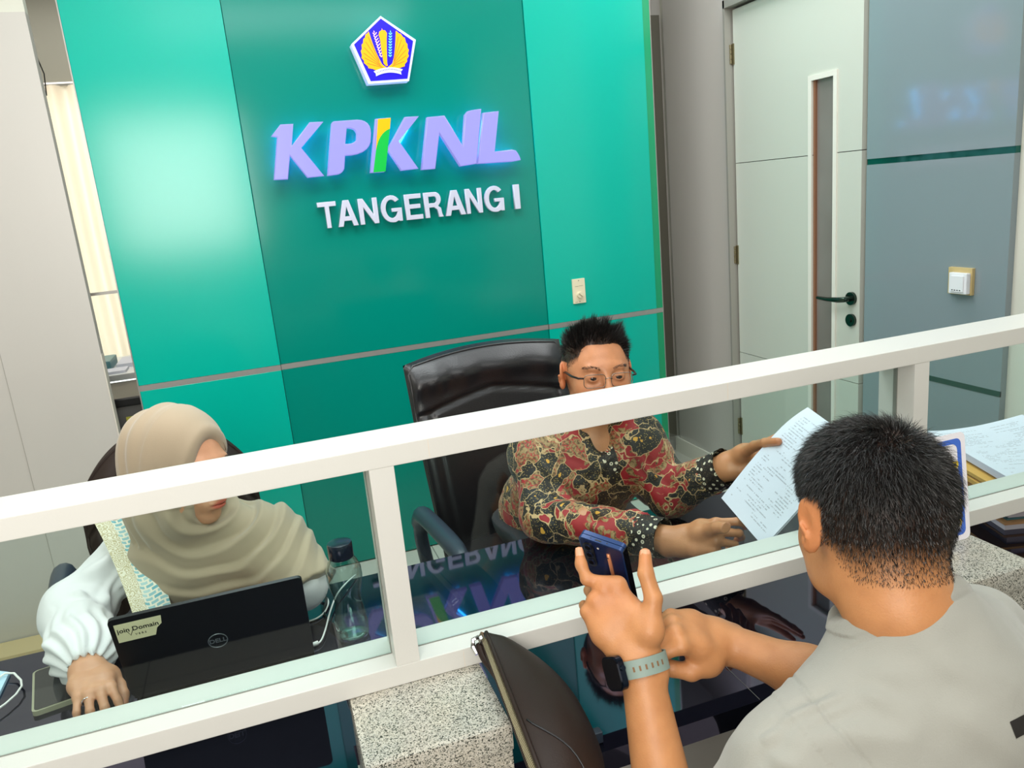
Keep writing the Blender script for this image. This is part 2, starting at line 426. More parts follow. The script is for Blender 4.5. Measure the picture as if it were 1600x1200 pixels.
# ---- door on the right wall
dr = MB().box((2.262, 2.462, .01), (2.2695, 3.285, 2.305)).build('door_1', mat('door_gap', '#4b463e', .7)); struct(dr)
dw0, dw1, dz0, dz1 = 2.62, 2.745, .45, 1.915   # slot window
def leaf(z0, z1):
    q = MB()
    if z1 <= dz0 or z0 >= dz1: return q.box((2.238, 2.470, z0), (2.262, 3.278, z1))
    a, b = max(z0, dz0), min(z1, dz1)
    q.box((2.238, 2.470, z0), (2.262, dw0, z1)).box((2.238, dw1, z0), (2.262, 3.278, z1))
    if a > z0: q.box((2.238, dw0, z0), (2.262, dw1, a))
    if b < z1: q.box((2.238, dw0, b), (2.262, dw1, z1))
    return q
for z0, z1 in ((.012, .716), (.719, 1.626), (1.629, 2.296)): part(leaf(z0, z1), 'door_panel', DOORM, dr)
part(MB().box((2.232, dw0 - .02, dz0 - .02), (2.238, dw0, dz1 + .02)).box((2.232, dw1, dz0 - .02), (2.238, dw1 + .02, dz1 + .02)).box((2.232, dw0, dz1), (2.238, dw1, dz1 + .02)).box((2.232, dw0, dz0 - .02), (2.238, dw1, dz0)), 'window_bead', mat('bead_white', '#ece8de', .4), dr)
mt, nt, p = nodes('frosted_door_glass')
tc = N(nt, 'ShaderNodeTexCoord'); sp = N(nt, 'ShaderNodeSeparateXYZ'); nt.links.new(tc.outputs['Object'], sp.inputs[0])
n1 = N(nt, 'ShaderNodeTexNoise'); n1.inputs['Scale'].default_value = 3; nt.links.new(tc.outputs['Object'], n1.inputs['Vector'])
nt.links.new(ramp(nt, n1.outputs['Fac'], [(.3, '#8d8580'), (.7, '#7b706b')]), p.inputs['Base Color']); p.inputs['Roughness'].default_value = .3
part(MB().box((2.252, dw0, dz0), (2.258, dw1, dz1)), 'glass_slot', mt, dr)
part(MB().box((2.243, dw1 - .012, dz0), (2.252, dw1, dz1)), 'brown_stop', mat('wood_stop', '#8a5f45', .5), dr)
for z in (2.11, .33, 1.2):
    h = MB()
    for k in range(4): h.tube([(2.229, 3.287, z - .04 + k * .021), (2.229, 3.287, z - .0215 + k * .021)], .007, 10)
    h.box((2.234, 3.27, z - .045), (2.239, 3.287, z + .045))
    part(h, 'hinge', mat('aged_brass', '#8b8266', .35, metal=.8), dr)
hn = MB(); 
def xdisc(q, y, z, r, x0, x1, n=20): q.tube([(x0, y, z), (x1, y, z)], r, n)
DARKM = mat('dark_gunmetal', '#3b4a42', .2, metal=.9)
xdisc(hn, 2.510, 1.062, .026, 2.238, 2.226); hn.tube([(2.226, 2.510, 1.062), (2.195, 2.510, 1.062), (2.188, 2.53, 1.060), (2.190, 2.60, 1.056), (2.196, 2.662, 1.056)], [.011, .011, .011, .0085, .007], 10)
part(hn, 'door_handle', DARKM, dr, auto=40)
lk = MB(); xdisc(lk, 2.510, .975, .025, 2.238, 2.227); xdisc(lk, 2.510, .975, .009, 2.227, 2.222)
part(lk, 'key_plate', DARKM, dr, auto=40)
part(MB().box((2.2, 3.287, .0), (2.262, 3.3, 2.34)).box((2.2, 2.44, 2.306), (2.262, 3.3, 2.34)), 'door_frame', mat('frame_grey', '#a5a29a', .4, metal=.2), dr)

# ---- switches
sw = thing('light_switch', 'white rocker light switch in a beige frame on the blue grey panel', 'switch', (2.245, 2.01, 1.17))
part(MB().box((2.232, 1.962, 1.125), (2.245, 2.055, 1.215), bev=.002), 'back_box', mat('beige_box', '#c9b27c', .5), sw)
part(MB().box((2.214, 1.966, 1.130), (2.232, 2.036, 1.200), bev=.004), 'face_plate', mat('switch_white', '#eef0f4', .25), sw)
part(MB().obox((2.2135, 1.976, 1.138), (0, .05, 0), (0, 0, .052), (-.004, 0, 0)), 'rocker', mat('switch_white', '#eef0f4', .25), sw)
dm = MB()
for k in range(4): dm.box((2.2093, 1.984 + k * .010, 1.1415), (2.2096, 1.990 + k * .010, 1.1445))
part(dm, 'printed_marks', BLACKP, sw)['kind'] = 'stuff'
vc = thing('volume_control', 'small cream wall plate with a round dial on the right green panel', 'control', (1.357, FY, 1.14))
vx0, vx1, vz0, vz1 = 1.328, 1.388, 1.088, 1.197
CRM = mat('cream_plastic', '#efe3c4', .4)
part(MB().box((vx0, FY - .008, vz0), (vx1, FY, vz1), bev=.0015), 'face_plate', CRM, vc)
kb = MB(); kb.tube([(1.358, FY - .008, 1.126), (1.358, FY - .022, 1.126)], [.0135, .0125], 20)
kn = part(kb, 'dial', CRM, vc, auto=40)
part(MB().obox((1.349, FY - .0245, 1.132), (.016, 0, -.014), (.002, 0, .002), (0, .003, 0)), 'pointer', mat('dial_mark', '#a69873', .5), kn)
for z in (1.189, 1.096): part(MB().tube([(1.358, FY - .0095, z), (1.358, FY - .0075, z)], .0022, 8), 'screw', STEEL_D, vc)
part(MB().box((1.340, FY - .0086, 1.1635), (1.356, FY - .008, 1.1648)).box((1.358, FY - .0086, 1.1645), (1.378, FY - .008, 1.1658)).box((1.336, FY - .0086, 1.094), (1.348, FY - .008, 1.0955)), 'print', mat('print_brown', '#8f8566', .6), vc)['kind'] = 'stuff'

# ================================================================== ILLUMINATED LETTERS
LETT = mat('lit_acrylic_lavender', '#7472ac', .25, emis='#a9a5ff', estr=.64)
LETT_SIDE = LETT
HALO = mat('blue_led_strip', '#a0e8ff', .5, emis='#18a8ff', estr=22)
def zp(x, y, Y=FY - .058):
    p_ = at(400 + x / 3.158, y / 3.158, Y=Y); return (p_.x, p_.z)
def wall_place(yf):
    return lambda x, y, z: Vector((x, yf + .0 - z, y))
sign = thing('illuminated_sign', 'large lavender raised letters reading KPKNL lit from behind', 'sign', (.75, FY, 1.74))
def letter(name, pts, holes=(), matl=LETT, depth=.030, yb=FY - .030):
    lp = [[zp(*q) for q in pts]] + [[zp(*q) for q in h] for h in holes]
    return curve_mesh(name, lp, depth, .003, matl, wall_place(yb), sign)
def bez(p0, p1, p2, n=6):
    return [((1 - t) ** 2 * p0[0] + 2 * t * (1 - t) * p1[0] + t * t * p2[0], (1 - t) ** 2 * p0[1] + 2 * t * (1 - t) * p1[1] + t * t * p2[1]) for t in (i / n for i in range(n + 1))]
letter('letter', [(75, 672), (120, 614), (184, 611), (176, 720), (264, 603), (333, 600), (224, 730), (337, 868), (255, 877), (168, 768), (158, 885), (88, 888), (104, 677)])
letter('letter', bez((372, 612), (375, 599), (388, 598)) + bez((500, 590), (566, 592), (568, 655)) + bez((566, 700), (552, 766), (440, 768)) + bez((436, 832), (425, 860), (398, 862)) + [(353, 868)],
       [bez((448, 632), (492, 630), (497, 660)) + bez((496, 690), (480, 712), (440, 710))])
letter('letter', [(735, 577), (804, 573), (706, 697), (802, 832), (718, 842), (648, 738)])
letter('letter', [(845, 578), (930, 570), (1022, 722), (1032, 566)] + bez((1046, 548), (1076, 540), (1112, 537), 4) + [(1088, 808), (1010, 821), (905, 655), (885, 833), (818, 838)])
letter('letter', [(1122, 556), (1198, 548), (1178, 748), (1262, 738)] + bez((1282, 742), (1302, 765), (1307, 790), 4) + [(1270, 797), (1095, 808)])
GRN = mat('lit_green_acrylic', '#00a83c', .3, emis='#00b040', estr=.5)
YEL = mat('lit_amber_acrylic', '#f2a400', .3, emis='#ffab00', estr=.6)
wave = bez((592, 740), (605, 655), (660, 635), 8)
o = letter('letter_strip', [(590, 586), (665, 580), (635, 848), (565, 853)], depth=.028)
o2 = curve_mesh('amber_face', [[zp(*q) for q in wave + [(664, 582), (601, 588)]]], .004, .0005, YEL, wall_place(FY - .058), None); o2.parent = o
o2 = curve_mesh('green_face', [[zp(*q) for q in wave + [(639, 846), (579, 851)]]], .004, .0005, GRN, wall_place(FY - .058), None); o2.parent = o
hb = MB()
for q in ([(125, 650), (125, 860)], [(190, 755), (290, 845)], [(190, 735), (285, 625)], [(400, 620), (385, 850)], [(460, 730), (530, 700)], [(600, 830), (640, 600)], [(695, 725), (755, 620)], [(700, 755), (760, 815)], [(860, 800), (890, 600)], [(930, 620), (1040, 800)], [(1060, 790), (1085, 570)], [(1130, 780), (1160, 570)], [(1140, 780), (1270, 765)]):
    (ax, az), (bx, bz) = zp(*q[0], Y=FY - .005), zp(*q[1], Y=FY - .005)
    hb.tube([(ax, FY - .010, az), (bx, FY - .010, bz)], .0045, 6)
part(hb, 'led_strip', HALO, sign)

SIL = mat('glowing_letter_silver', '#d6d8ea', .25, metal=.15, emis='#c2c4f0', estr=.10)  # faint glow put into the silver to brighten the letters
t2 = thing('wall_lettering', 'silver raised letters reading TANGERANG I below the large letters', 'lettering', (.71, FY, 1.57))
H_, Bz, Tz = .095, 1.5235, 1.6235
S_ = .2
def G():
    o_ = arc(.5, .5, .5, .53, 40, 270, 14)
    o_ += [(.62, -.03), (.78, .03), (.82, 0), (.97, 0), (.97, .52), (.5, .52), (.5, .38), (.77, .38)]
    o_ += arc(.5, .5, .28, .36, -40, -90, 4)[0:] + arc(.5, .5, .28, .36, 270, 45, 14)[0:]
    return [o_]
def R_():
    return [[(0, 0), (0, 1), (.55, 1)] + arc(.58, .72, .32, .28, 90, -50, 8) + [(.72, .44), (.86, .36), (.9, .12), (.97, 0), (.72, 0), (.66, .3), (.5, .4), (.24, .4), (.24, 0)],
            [(.24, .57), (.55, .57)] + arc(.55, .7, .12, .13, -80, 80, 5) + [(.24, .83)]]
LET = {'T': [[(.38, 0), (.38, .82), (0, .82), (0, 1), (1, 1), (1, .82), (.62, .82), (.62, 0)]],
       'A': [[(0, 0), (.36, 1), (.64, 1), (1, 0), (.75, 0), (.68, .21), (.32, .21), (.25, 0)], [(.38, .38), (.62, .38), (.5, .76)]],
       'N': [[(0, 0), (0, 1), (.25, 1), (.76, .34), (.76, 1), (1, 1), (1, 0), (.76, 0), (.24, .67), (.24, 0)]],
       'G': G(), 'E': [[(0, 0), (0, 1), (.97, 1), (.97, .82), (.26, .82), (.26, .6), (.9, .6), (.9, .43), (.26, .43), (.26, .18), (1, .18), (1, 0)]],
       'R': R_(), 'I': [[(0, 0), (0, 1), (1, 1), (1, 0)]]}
for ch, x0, x1 in (('T', 306, 398), ('A', 396, 498), ('N', 506, 600), ('G', 614, 720), ('E', 734, 818), ('R', 829, 922), ('A', 928, 1030), ('N', 1034, 1114), ('G', 1126, 1224), ('I', 1272, 1300)):
    ym = 1045 - (x0 + x1 - 700) / 2 * .092
    X0 = zp(x0, ym, FY - .02)[0]; X1 = zp(x1, ym, FY - .02)[0]
    curve_mesh('letter', [[(X0 + a * (X1 - X0), Bz + b * (Tz - Bz)) for a, b in lp] for lp in LET[ch]], .018, .0012, SIL, wall_place(FY - .006), t2)

em = thing('wall_emblem', 'blue five-sided emblem with golden wings and a white ribbon above the letters', 'emblem', (.72, FY, 2.24))
def ep(x, y, Y=FY - .055):
    p_ = at(540 + x / 9.233, 15 + y / 9.233, Y=Y); return (p_.x, p_.z)
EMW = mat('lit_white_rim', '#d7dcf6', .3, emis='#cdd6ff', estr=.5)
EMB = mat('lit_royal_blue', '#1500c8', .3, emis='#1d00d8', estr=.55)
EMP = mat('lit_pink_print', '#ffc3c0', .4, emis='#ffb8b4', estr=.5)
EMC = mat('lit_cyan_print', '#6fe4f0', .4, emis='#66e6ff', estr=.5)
def epoly(name, loops, d, y, m_): return curve_mesh(name, [[ep(*q) for q in lp] for lp in loops], d, .0004, m_, wall_place(y), em)
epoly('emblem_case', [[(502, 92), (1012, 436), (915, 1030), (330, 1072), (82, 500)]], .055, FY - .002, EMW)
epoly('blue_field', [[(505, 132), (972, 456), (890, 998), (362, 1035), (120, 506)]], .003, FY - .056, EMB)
def wing(side):
    out = []
    if side < 0:
        inner = bez((330, 318), (400, 560), (490, 730), 6) + bez((520, 790), (560, 830), (590, 838), 3)
        tipsq = [(540, 862), (430, 880), (390, 862), (325, 850), (318, 822), (262, 775), (262, 742), (225, 700), (232, 662), (215, 600), (232, 575), (226, 510), (246, 492), (252, 430), (274, 412), (284, 360), (304, 352)]
    else:
        inner = bez((718, 312), (715, 560), (690, 700), 6) + bez((670, 780), (630, 820), (600, 838), 3)
        tipsq = [(640, 850), (780, 848), (800, 838), (850, 822), (848, 795), (884, 752), (880, 720), (908, 672), (894, 640), (908, 588), (890, 560), (886, 500), (866, 480), (848, 412), (824, 402), (790, 352), (768, 352), (738, 322)]
    return inner + tipsq
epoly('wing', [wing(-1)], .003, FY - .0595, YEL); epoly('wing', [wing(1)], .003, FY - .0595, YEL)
fth = MB(); FTH = mat('feather_line', '#b06a00', .5, emis='#c07800', estr=.25)
def eline(q, a, b, w_, y):
    a = Vector((ep(*a)[0], y, ep(*a)[1])); b = Vector((ep(*b)[0], y, ep(*b)[1])); d_ = (b - a).normalized(); n_ = Vector((d_.z, 0, -d_.x)) * w_
    q.prism([a - n_, b - n_, b + n_, a + n_], (0, -.0006, 0))
for a, b in (((320, 400), (480, 740)), ((285, 470), (480, 760)), ((262, 550), (490, 790)), ((256, 630), (500, 810)), ((270, 700), (520, 830)), ((310, 780), (540, 845)),
             ((755, 400), (690, 730)), ((800, 440), (695, 745)), ((838, 510), (690, 765)), ((862, 590), (690, 785)), ((868, 670), (680, 805)), ((845, 750), (660, 825))):
    eline(fth, a, b, .0009, FY - .0626)
part(fth, 'feather_lines', FTH, em)['kind'] = 'stuff'
epoly('torch', [[(545, 780), (515, 600), (490, 420), (472, 370), (480, 325), (515, 300), (519, 272), (527, 300), (565, 305), (592, 345), (588, 420), (590, 600), (596, 780), (604, 815), (580, 820)]], .003, FY - .0595, YEL)
for k in range(9):
    t = k / 9; x = 415 + 110 * t; y = 350 + 355 * t
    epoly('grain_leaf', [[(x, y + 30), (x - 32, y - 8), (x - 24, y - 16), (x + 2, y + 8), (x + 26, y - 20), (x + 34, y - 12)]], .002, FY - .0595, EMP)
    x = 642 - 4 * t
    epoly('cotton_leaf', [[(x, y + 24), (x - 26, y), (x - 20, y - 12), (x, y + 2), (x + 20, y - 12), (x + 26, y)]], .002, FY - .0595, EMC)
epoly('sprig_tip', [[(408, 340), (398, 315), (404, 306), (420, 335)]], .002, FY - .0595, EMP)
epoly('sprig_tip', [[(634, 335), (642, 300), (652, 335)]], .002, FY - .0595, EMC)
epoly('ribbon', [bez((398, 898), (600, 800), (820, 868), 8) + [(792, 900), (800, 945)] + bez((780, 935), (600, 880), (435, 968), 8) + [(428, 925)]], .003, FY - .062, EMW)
rm = MB()
for k in range(16):
    t = k / 15; x = 450 + 330 * t; y = 916 - 150 * t * (1 - t) - 20 * t
    eline(rm, (x, y - 8), (x + 7, y + 8), .0012, FY - .0652)
part(rm, 'ribbon_print', mat('ribbon_ink', '#5b57a8', .5), em)['kind'] = 'stuff'

# the green wall and everything fixed to it stand a little further back: pushed away from the camera point as one
def push_back(o, k):
    if o.type == 'MESH':
        n_ = len(o.data.vertices); a = np.zeros(n_ * 3, np.float32); o.data.vertices.foreach_get('co', a); a = a.reshape(-1, 3)
        a = np.array(CAM) + (a - np.array(CAM)) * k; o.data.vertices.foreach_set('co', a.astype(np.float32).ravel()); o.data.update()
    for c in o.children: push_back(c, k)
for o in (wb, wl, sign, t2, em, vc): push_back(o, 3.4 / 3.2)
# ================================================================== COUNTER
TOP = .75
# desk top with cut-outs for the two granite posts
dk = thing('reception_desk', 'long glossy black reception desk running under the white screen', 'desk', (.4, 1.35, 0))
P1 = (.035, .24); P2 = (1.006, 1.212)
def desk_outline(z, g=.002):
    xs = [(-1.6, .957), (P1[0] - g, .957), (P1[0] - g, 1.14 + g), (P1[1] + g, 1.14 + g), (P1[1] + g, .957), (P2[0] - g, .957), (P2[0] - g, 1.14 + g), (P2[1] + g, 1.14 + g), (P2[1] + g, .957), (2.235, .957), (2.235, 1.733), (-1.6, 1.733)]
    return [Vector((x, y, z)) for x, y in xs]
part(MB().prism(desk_outline(TOP - .038), (0, 0, .038)), 'desk_top', BLACKGLOSS, dk)
part(MB().box((-1.6, 1.12, .02), (P1[0] - .01, 1.14, TOP - .038)).box((P1[1] + .01, 1.12, .02), (P2[0] - .01, 1.14, TOP - .038)).box((P2[1] + .01, 1.12, .02), (2.23, 1.14, TOP - .038)), 'modesty_panel', mat('pale_grey_laminate', '#b8b6b3', .35), dk)
for x in (-1.58, -.6, .45, 1.5, 2.2): part(MB().box((x, 1.16, 0), (x + .03, 1.70, TOP - .038)), 'leg', BLACKP, dk)
part(MB().tube([at(1122, 1030, Z=TOP + .0002), at(1187, 1093, Z=TOP + .0002)], .0006, 4), 'glass_joint', mat('joint_grey', '#6a6a66', .5), dk)
for (a, b), lab in ((P1, 'speckled granite post carrying the screen beside the leather bag'), (P2, 'speckled granite post behind the head of the person in grey')):
    gp = thing('granite_post', lab, 'post', ((a + b) / 2, 1.0, 0), 'granite posts under the screen')
    part(MB().box((a, .905, .845), (b, 1.140, .888), bev=.008), 'cap_slab', GRANITE, gp)
    part(MB().box((a + .002, .912, 0), (b - .002, 1.138, .8455), bev=.002), 'shaft', GRANITE, gp)

# ---- white framed glass screen on the posts
scn = thing('glass_screen', 'white painted wooden frame with clear panes standing between the desk sides', 'screen', (.4, 1.1, .89))
RX0, RX1 = -1.6, 2.236
RY0, RY1 = 1.062, 1.155
part(MB().box((RX0, RY0, .889), (RX1, RY1, .921), bev=.0015), 'bottom_rail', WHITE, scn)
part(MB().box((RX0, RY0, 1.236), (RX1, RY1, 1.267), bev=.0015), 'top_rail', WHITE, scn)
PW = [(-.86, -.822), (.1115, .1475), (1.087, 1.120)]
for a, b in PW: part(MB().box((a, RY0 + .0006, .921), (b, RY1 - .008, 1.236), bev=.001), 'post', WHITE, scn)
ed = [(RX0, PW[0][0]), (PW[0][1], PW[1][0]), (PW[1][1], PW[2][0]), (PW[2][1], RX1)]
SEAM = mat('dark_glazing_seam', '#7d8079', .6)
for a, b in ed:
    part(MB().box((a + .001, 1.1035, .9212), (b - .001, 1.1085, 1.2358)), 'glass_pane', GLASS, scn)
    part(MB().box((a + .001, 1.1015, .9208), (b - .001, 1.1035, .9222)).box((a, 1.1015, .922), (a + .0012, 1.1105, 1.235)).box((b - .0012, 1.1015, .922), (b, 1.1105, 1.235)), 'glazing_seam', SEAM, scn)
hj = MB()
for x, z in ((.20, 1.238), (.215, .889), (.70, 1.238)): hj.box((x, RY0 - .0003, z + .001), (x + .0007, RY0 + .001, z + .028))
part(hj, 'paint_joint', mat('joint_beige', '#d9cdbd', .6), scn)['kind'] = 'stuff'

# ================================================================== LAPTOP
LAPB = mat('laptop_black', '#0c0f13', .38, bump=.02, bscale=400)
lt = thing('laptop', 'black laptop turned away from the camera with a round logo and a cream sticker', 'laptop', (-.165, 1.45, TOP))
TLp, TRp = at(167, 967, Y=1.385), at(470, 884, Y=1.385)
TLp = Vector((-.330, 1.385, .949)); TRp = Vector((-.003, 1.385, .958))
z_t = .953
BLp, BRp = Vector((-.330, 1.44, .768)), Vector((-.003, 1.44, .768))
U = Vector((.327, 0, 0)); Vv = Vector((0, 1.385 - 1.44, z_t - .768)); Lh = Vv.length; Vn = Vv.normalized(); Wn = Vector((0, -Vn.z, Vn.y))  # outward, to the camera
def lidp(u, v, w_=0): return Vector((-.330, 1.44, .768)) + Vector((u, 0, 0)) + Vn * v + Wn * w_
def rrect(w_, h_, r, n=5):
    o_ = []
    for cx, cy, a in ((w_ - r, r, -90), (w_ - r, h_ - r, 0), (r, h_ - r, 90), (r, r, 180)): o_ += arc(cx, cy, r, r, a, a + 90, n)
    return o_
part(MB().prism([lidp(x, y, 0) for x, y in rrect(.327, Lh, .009)], Wn * .007), 'lid', LAPB, lt, auto=35)
lid = lt.children[0] if lt.children else None
part(MB().prism([lidp(x + .006, y + .008, -.0006) for x, y in rrect(.315, Lh - .014, .004)], Wn * .0008), 'display', mat('display_black', '#101418', .2, emis='#b8c4d0', estr=.25), lt)
part(MB().box((-.330, 1.445, TOP + .004), (-.003, 1.665, TOP + .017), bev=.004), 'base', LAPB, lt)
kbm = MB()
for r in range(5):
    for c in range(14): kbm.box((-.315 + c * .0215, 1.48 + r * .019, TOP + .017), (-.315 + c * .0215 + .018, 1.48 + r * .019 + .016, TOP + .0185))
part(kbm, 'keyboard', BLACKP, lt)['kind'] = 'stuff'
part(MB().box((-.22, 1.59, TOP + .017), (-.12, 1.655, TOP + .0176)), 'touchpad', mat('touchpad_grey', '#24272b', .3), lt)
part(MB().tube([(-.28, 1.442, .766), (-.05, 1.442, .766)], .0075, 10), 'hinge', BLACKP, lt)
for x in (-.31, -.03):
    for y in (1.46, 1.65): part(MB().box((x, y, TOP), (x + .012, y + .01, TOP + .0045)), 'foot', BLACKP, lt)
def lid_place(u0, v0, ang=0):
    ca, sa = math.cos(ang), math.sin(ang)
    return lambda x, y, z: lidp(u0 + x * ca - y * sa, v0 + x * sa + y * ca, .0077 + z)
LOGO = mat('logo_silver', '#8b9096', .3, metal=.6)
q = MB(); ring = [(.0165 * math.cos(2 * PI * i / 40), .0165 * math.sin(2 * PI * i / 40)) for i in range(41)]
q.tube([lidp(.1635 + x, .088 + y, .0073) for x, y in ring], .0009, 6, cap=False)
part(q, 'logo_ring', LOGO, lid) if False else None
lg = q.build('logo_ring', LOGO, None); settle(lg, lt)
for i_, (ch, dx) in enumerate((('D', -.0098), ('E', -.0032), ('L', .0042), ('L', .0098))):
    pass
o = text_mesh('logo_letters', 'DELL', .0135, .0003, LOGO, lid_place(.1635, .088), lt, bold=.0003)
STK = mat('cream_sticker', '#e6dcb4', .5)
sv = Lh - .055
stk = part(MB().prism([lidp(x, y, .0071) for x, y in ((.008, sv), (.068, sv), (.073, sv + .016), (.082, sv + .024), (.084, sv + .042), (.008, sv + .042))], Wn * .0003), 'sticker', STK, lt)
INK = mat('black_ink', '#1a1a1a', .6)
text_mesh('sticker_text', 'join Domain', .0135, .0002, INK, lid_place(.044, sv + .026), lt, bold=.0002)
text_mesh('sticker_text', 'V E R S', .006, .0002, INK, lid_place(.046, sv + .012), lt)
q = MB(); q.tube([lidp(.026, sv + .022, .0076), lidp(.030, sv + .012, .0076), lidp(.036, sv + .026, .0076)], .0006, 4); part(q, 'sticker_tick', INK, lt)

# ---- mouse under the hand
ms = thing('computer_mouse', 'small black mouse under the hand of the person in the beige headscarf', 'mouse', (-.405, 1.455, TOP))
mb_ = MB()
def mf(u, v):
    a = 2 * PI * u; r = math.sin(PI * min(.999, .001 + v * .5)) if v < 1 else 1
    return (-.388 + .027 * math.cos(a) * math.sin(PI / 2 * v), 1.446 + .048 * math.sin(a) * math.sin(PI / 2 * v), TOP + .002 + .030 * math.cos(PI / 2 * v))
mb_.sheet(mf, 24, 8); part(mb_, 'shell', BLACKP, ms, smooth=True)
part(MB().box((-.408, 1.408, TOP), (-.362, 1.484, TOP + .003), bev=.001), 'base', BLACKP, ms)
part(MB().tube([(-.388, 1.405, TOP + .022), (-.382, 1.405, TOP + .022)], .006, 12), 'wheel', PLASTIC_B, ms)

# ---- phone in a pale case
ph = thing('smartphone', 'phone lying face up in a pale green-beige case beside the mouse hand', 'phone', (-.50, 1.55, TOP))
c0 = [at(35, 1062, Z=TOP + .006), at(50, 1117, Z=TOP + .006), at(116, 1094, Z=TOP + .006)]
ex = Vector((c0[2] - c0[1])); ex.z = 0; ex.normalize(); ey = Vector((-ex.y, ex.x, 0))
o0 = c0[1]; o0.z = TOP
def php(x, y, z): return o0 + ex * x + ey * y + Vector((0, 0, z))
part(MB().prism([php(x, y, 0) for x, y in rrect(.080, .160, .010)], (0, 0, .0095)), 'case', mat('sage_case', '#a9a88f', .5), ph, auto=35)
part(MB().prism([php(x + .004, y + .004, .0093) for x, y in rrect(.072, .152, .008)], (0, 0, .0008)), 'screen', mat('phone_glass', '#15151a', .05, spec=.8), ph)
cb = tag(MB().tube([at(*q, Z=TOP + .012) for q in ((-30, 1078), (-12, 1066), (8, 1052), (22, 1052), (33, 1063), (34, 1072), (25, 1085), (8, 1100), (-15, 1116), (-35, 1125))], .0022, 8).build('charging_cable', mat('cable_white', '#f1f0ec', .4), smooth=True), 'white cable looping on the desk beside the pale cased phone', 'cable')
cardm = MB(); qa = [at(-20, 1050, Z=TOP), at(16, 1054, Z=TOP), at(-2, 1092, Z=TOP), at(-30, 1100, Z=TOP)]
cardm.prism(qa, (0, 0, .006)); tag(cardm.build('note_card', mat('pale_blue_card', '#bfe0f4', .4)), 'pale blue card at the left edge of the desk inside the white cable loop', 'card')
# ---- cable by the bottle
c2 = thing('usb_cable', 'white cable with a plug curling between the laptop and the bottle', 'cable', (.0, 1.48, TOP))
pts2 = [at(486, 1009, Z=TOP + .006), at(500, 1003, Z=TOP + .006), at(508, 985, Z=TOP + .008), at(516, 955, Z=TOP + .010), at(526, 930, Z=TOP + .012), at(540, 912, Z=TOP + .012), at(556, 898, Z=TOP + .006)]
def smooth_path(p, n=6):
    out = []
    P_ = [Vector(x) for x in p]; P_ = [P_[0]] + P_ + [P_[-1]]
    for i in range(1, len(P_) - 2):
        for k in range(n):
            t = k / n
            out.append(.5 * ((2 * P_[i]) + (-P_[i - 1] + P_[i + 1]) * t + (2 * P_[i - 1] - 5 * P_[i] + 4 * P_[i + 1] - P_[i + 2]) * t * t + (-P_[i - 1] + 3 * P_[i] - 3 * P_[i + 1] + P_[i + 2]) * t ** 3))
    out.append(P_[-2]); return out
CW = mat('cable_white', '#f1f0ec', .4)
part(MB().tube(smooth_path(pts2), .0019, 8), 'wire', CW, c2, smooth=True)
part(MB().tube([at(485, 1009, Z=TOP + .006), at(497, 1004, Z=TOP + .006)], .0045, 10), 'plug', CW, c2, auto=40)
part(MB().tube(smooth_path([at(492, 928, Z=TOP + .012), at(506, 930, Z=TOP + .01), at(513, 940, Z=TOP + .006), at(508, 955, Z=TOP + .004), at(495, 966, Z=TOP + .004), at(478, 972, Z=TOP + .004)]), .0019, 8), 'second_wire', CW, c2, smooth=True)
tag(MB().tube(smooth_path([at(500, 925, Z=TOP + .014), at(510, 935, Z=TOP + .010), at(506, 955, Z=TOP + .003), at(512, 968, Z=TOP + .003)]), .003, 8).build('black_cable', BLACKP, smooth=True), 'short black cable looping beside the white wire near the bottle', 'cable')

# ================================================================== BOTTLE
bt = thing('water_bottle', 'clear waisted plastic water bottle with a dark navy screw cap', 'bottle', (.075, 1.475, TOP))
cxb, cyb = .078, 1.478
mt, nt, p = nodes('clear_plastic_bottle')
p.inputs['Base Color'].default_value = lin('#cfe0dc'); p.inputs['Transmission Weight'].default_value = .0
nt.nodes.remove(p)
tr = N(nt, 'ShaderNodeBsdfTransparent'); tr.inputs[0].default_value = (.80, .88, .86, 1); gl = N(nt, 'ShaderNodeBsdfGlossy'); gl.inputs['Roughness'].default_value = .08; gl.inputs[0].default_value = (.8, .9, .88, 1)
fr = N(nt, 'ShaderNodeLayerWeight'); fr.inputs[0].default_value = .35; mx = N(nt, 'ShaderNodeMixShader')
nt.links.new(fr.outputs['Facing'], mx.inputs[0]); nt.links.new(tr.outputs[0], mx.inputs[1]); nt.links.new(gl.outputs[0], mx.inputs[2]); nt.links.new(mx.outputs[0], nt.nodes['Material Output'].inputs[0])
BOT = mt
prof = [(.026, 0), (.031, .003), (.0325, .012), (.032, .04), (.0285, .065), (.026, .085), (.0275, .100), (.0325, .118), (.0345, .135), (.0335, .152), (.029, .168), (.0225, .178), (.021, .182)]
part(MB().lathe(prof, (cxb, cyb, TOP), 32, sq=lambda a, i: 1 + .035 * math.cos(4 * a) * (1 if 2 < i < 10 else 0)), 'body', BOT, bt, smooth=True)
part(MB().lathe([(.018, .004), (.027, .006), (.027, .008), (.018, .009)], (cxb, cyb, TOP), 28), 'base_ring', BOT, bt, smooth=True)
part(MB().lathe([(.0225, .176), (.0245, .178), (.0245, .205), (.0235, .2085), (.017, .2105), (.006, .211)], (cxb, cyb, TOP), 32, sq=lambda a, i: 1 + .01 * math.cos(16 * a)), 'cap', mat('navy_cap', '#151d2c', .2, spec=.7), bt, auto=50)

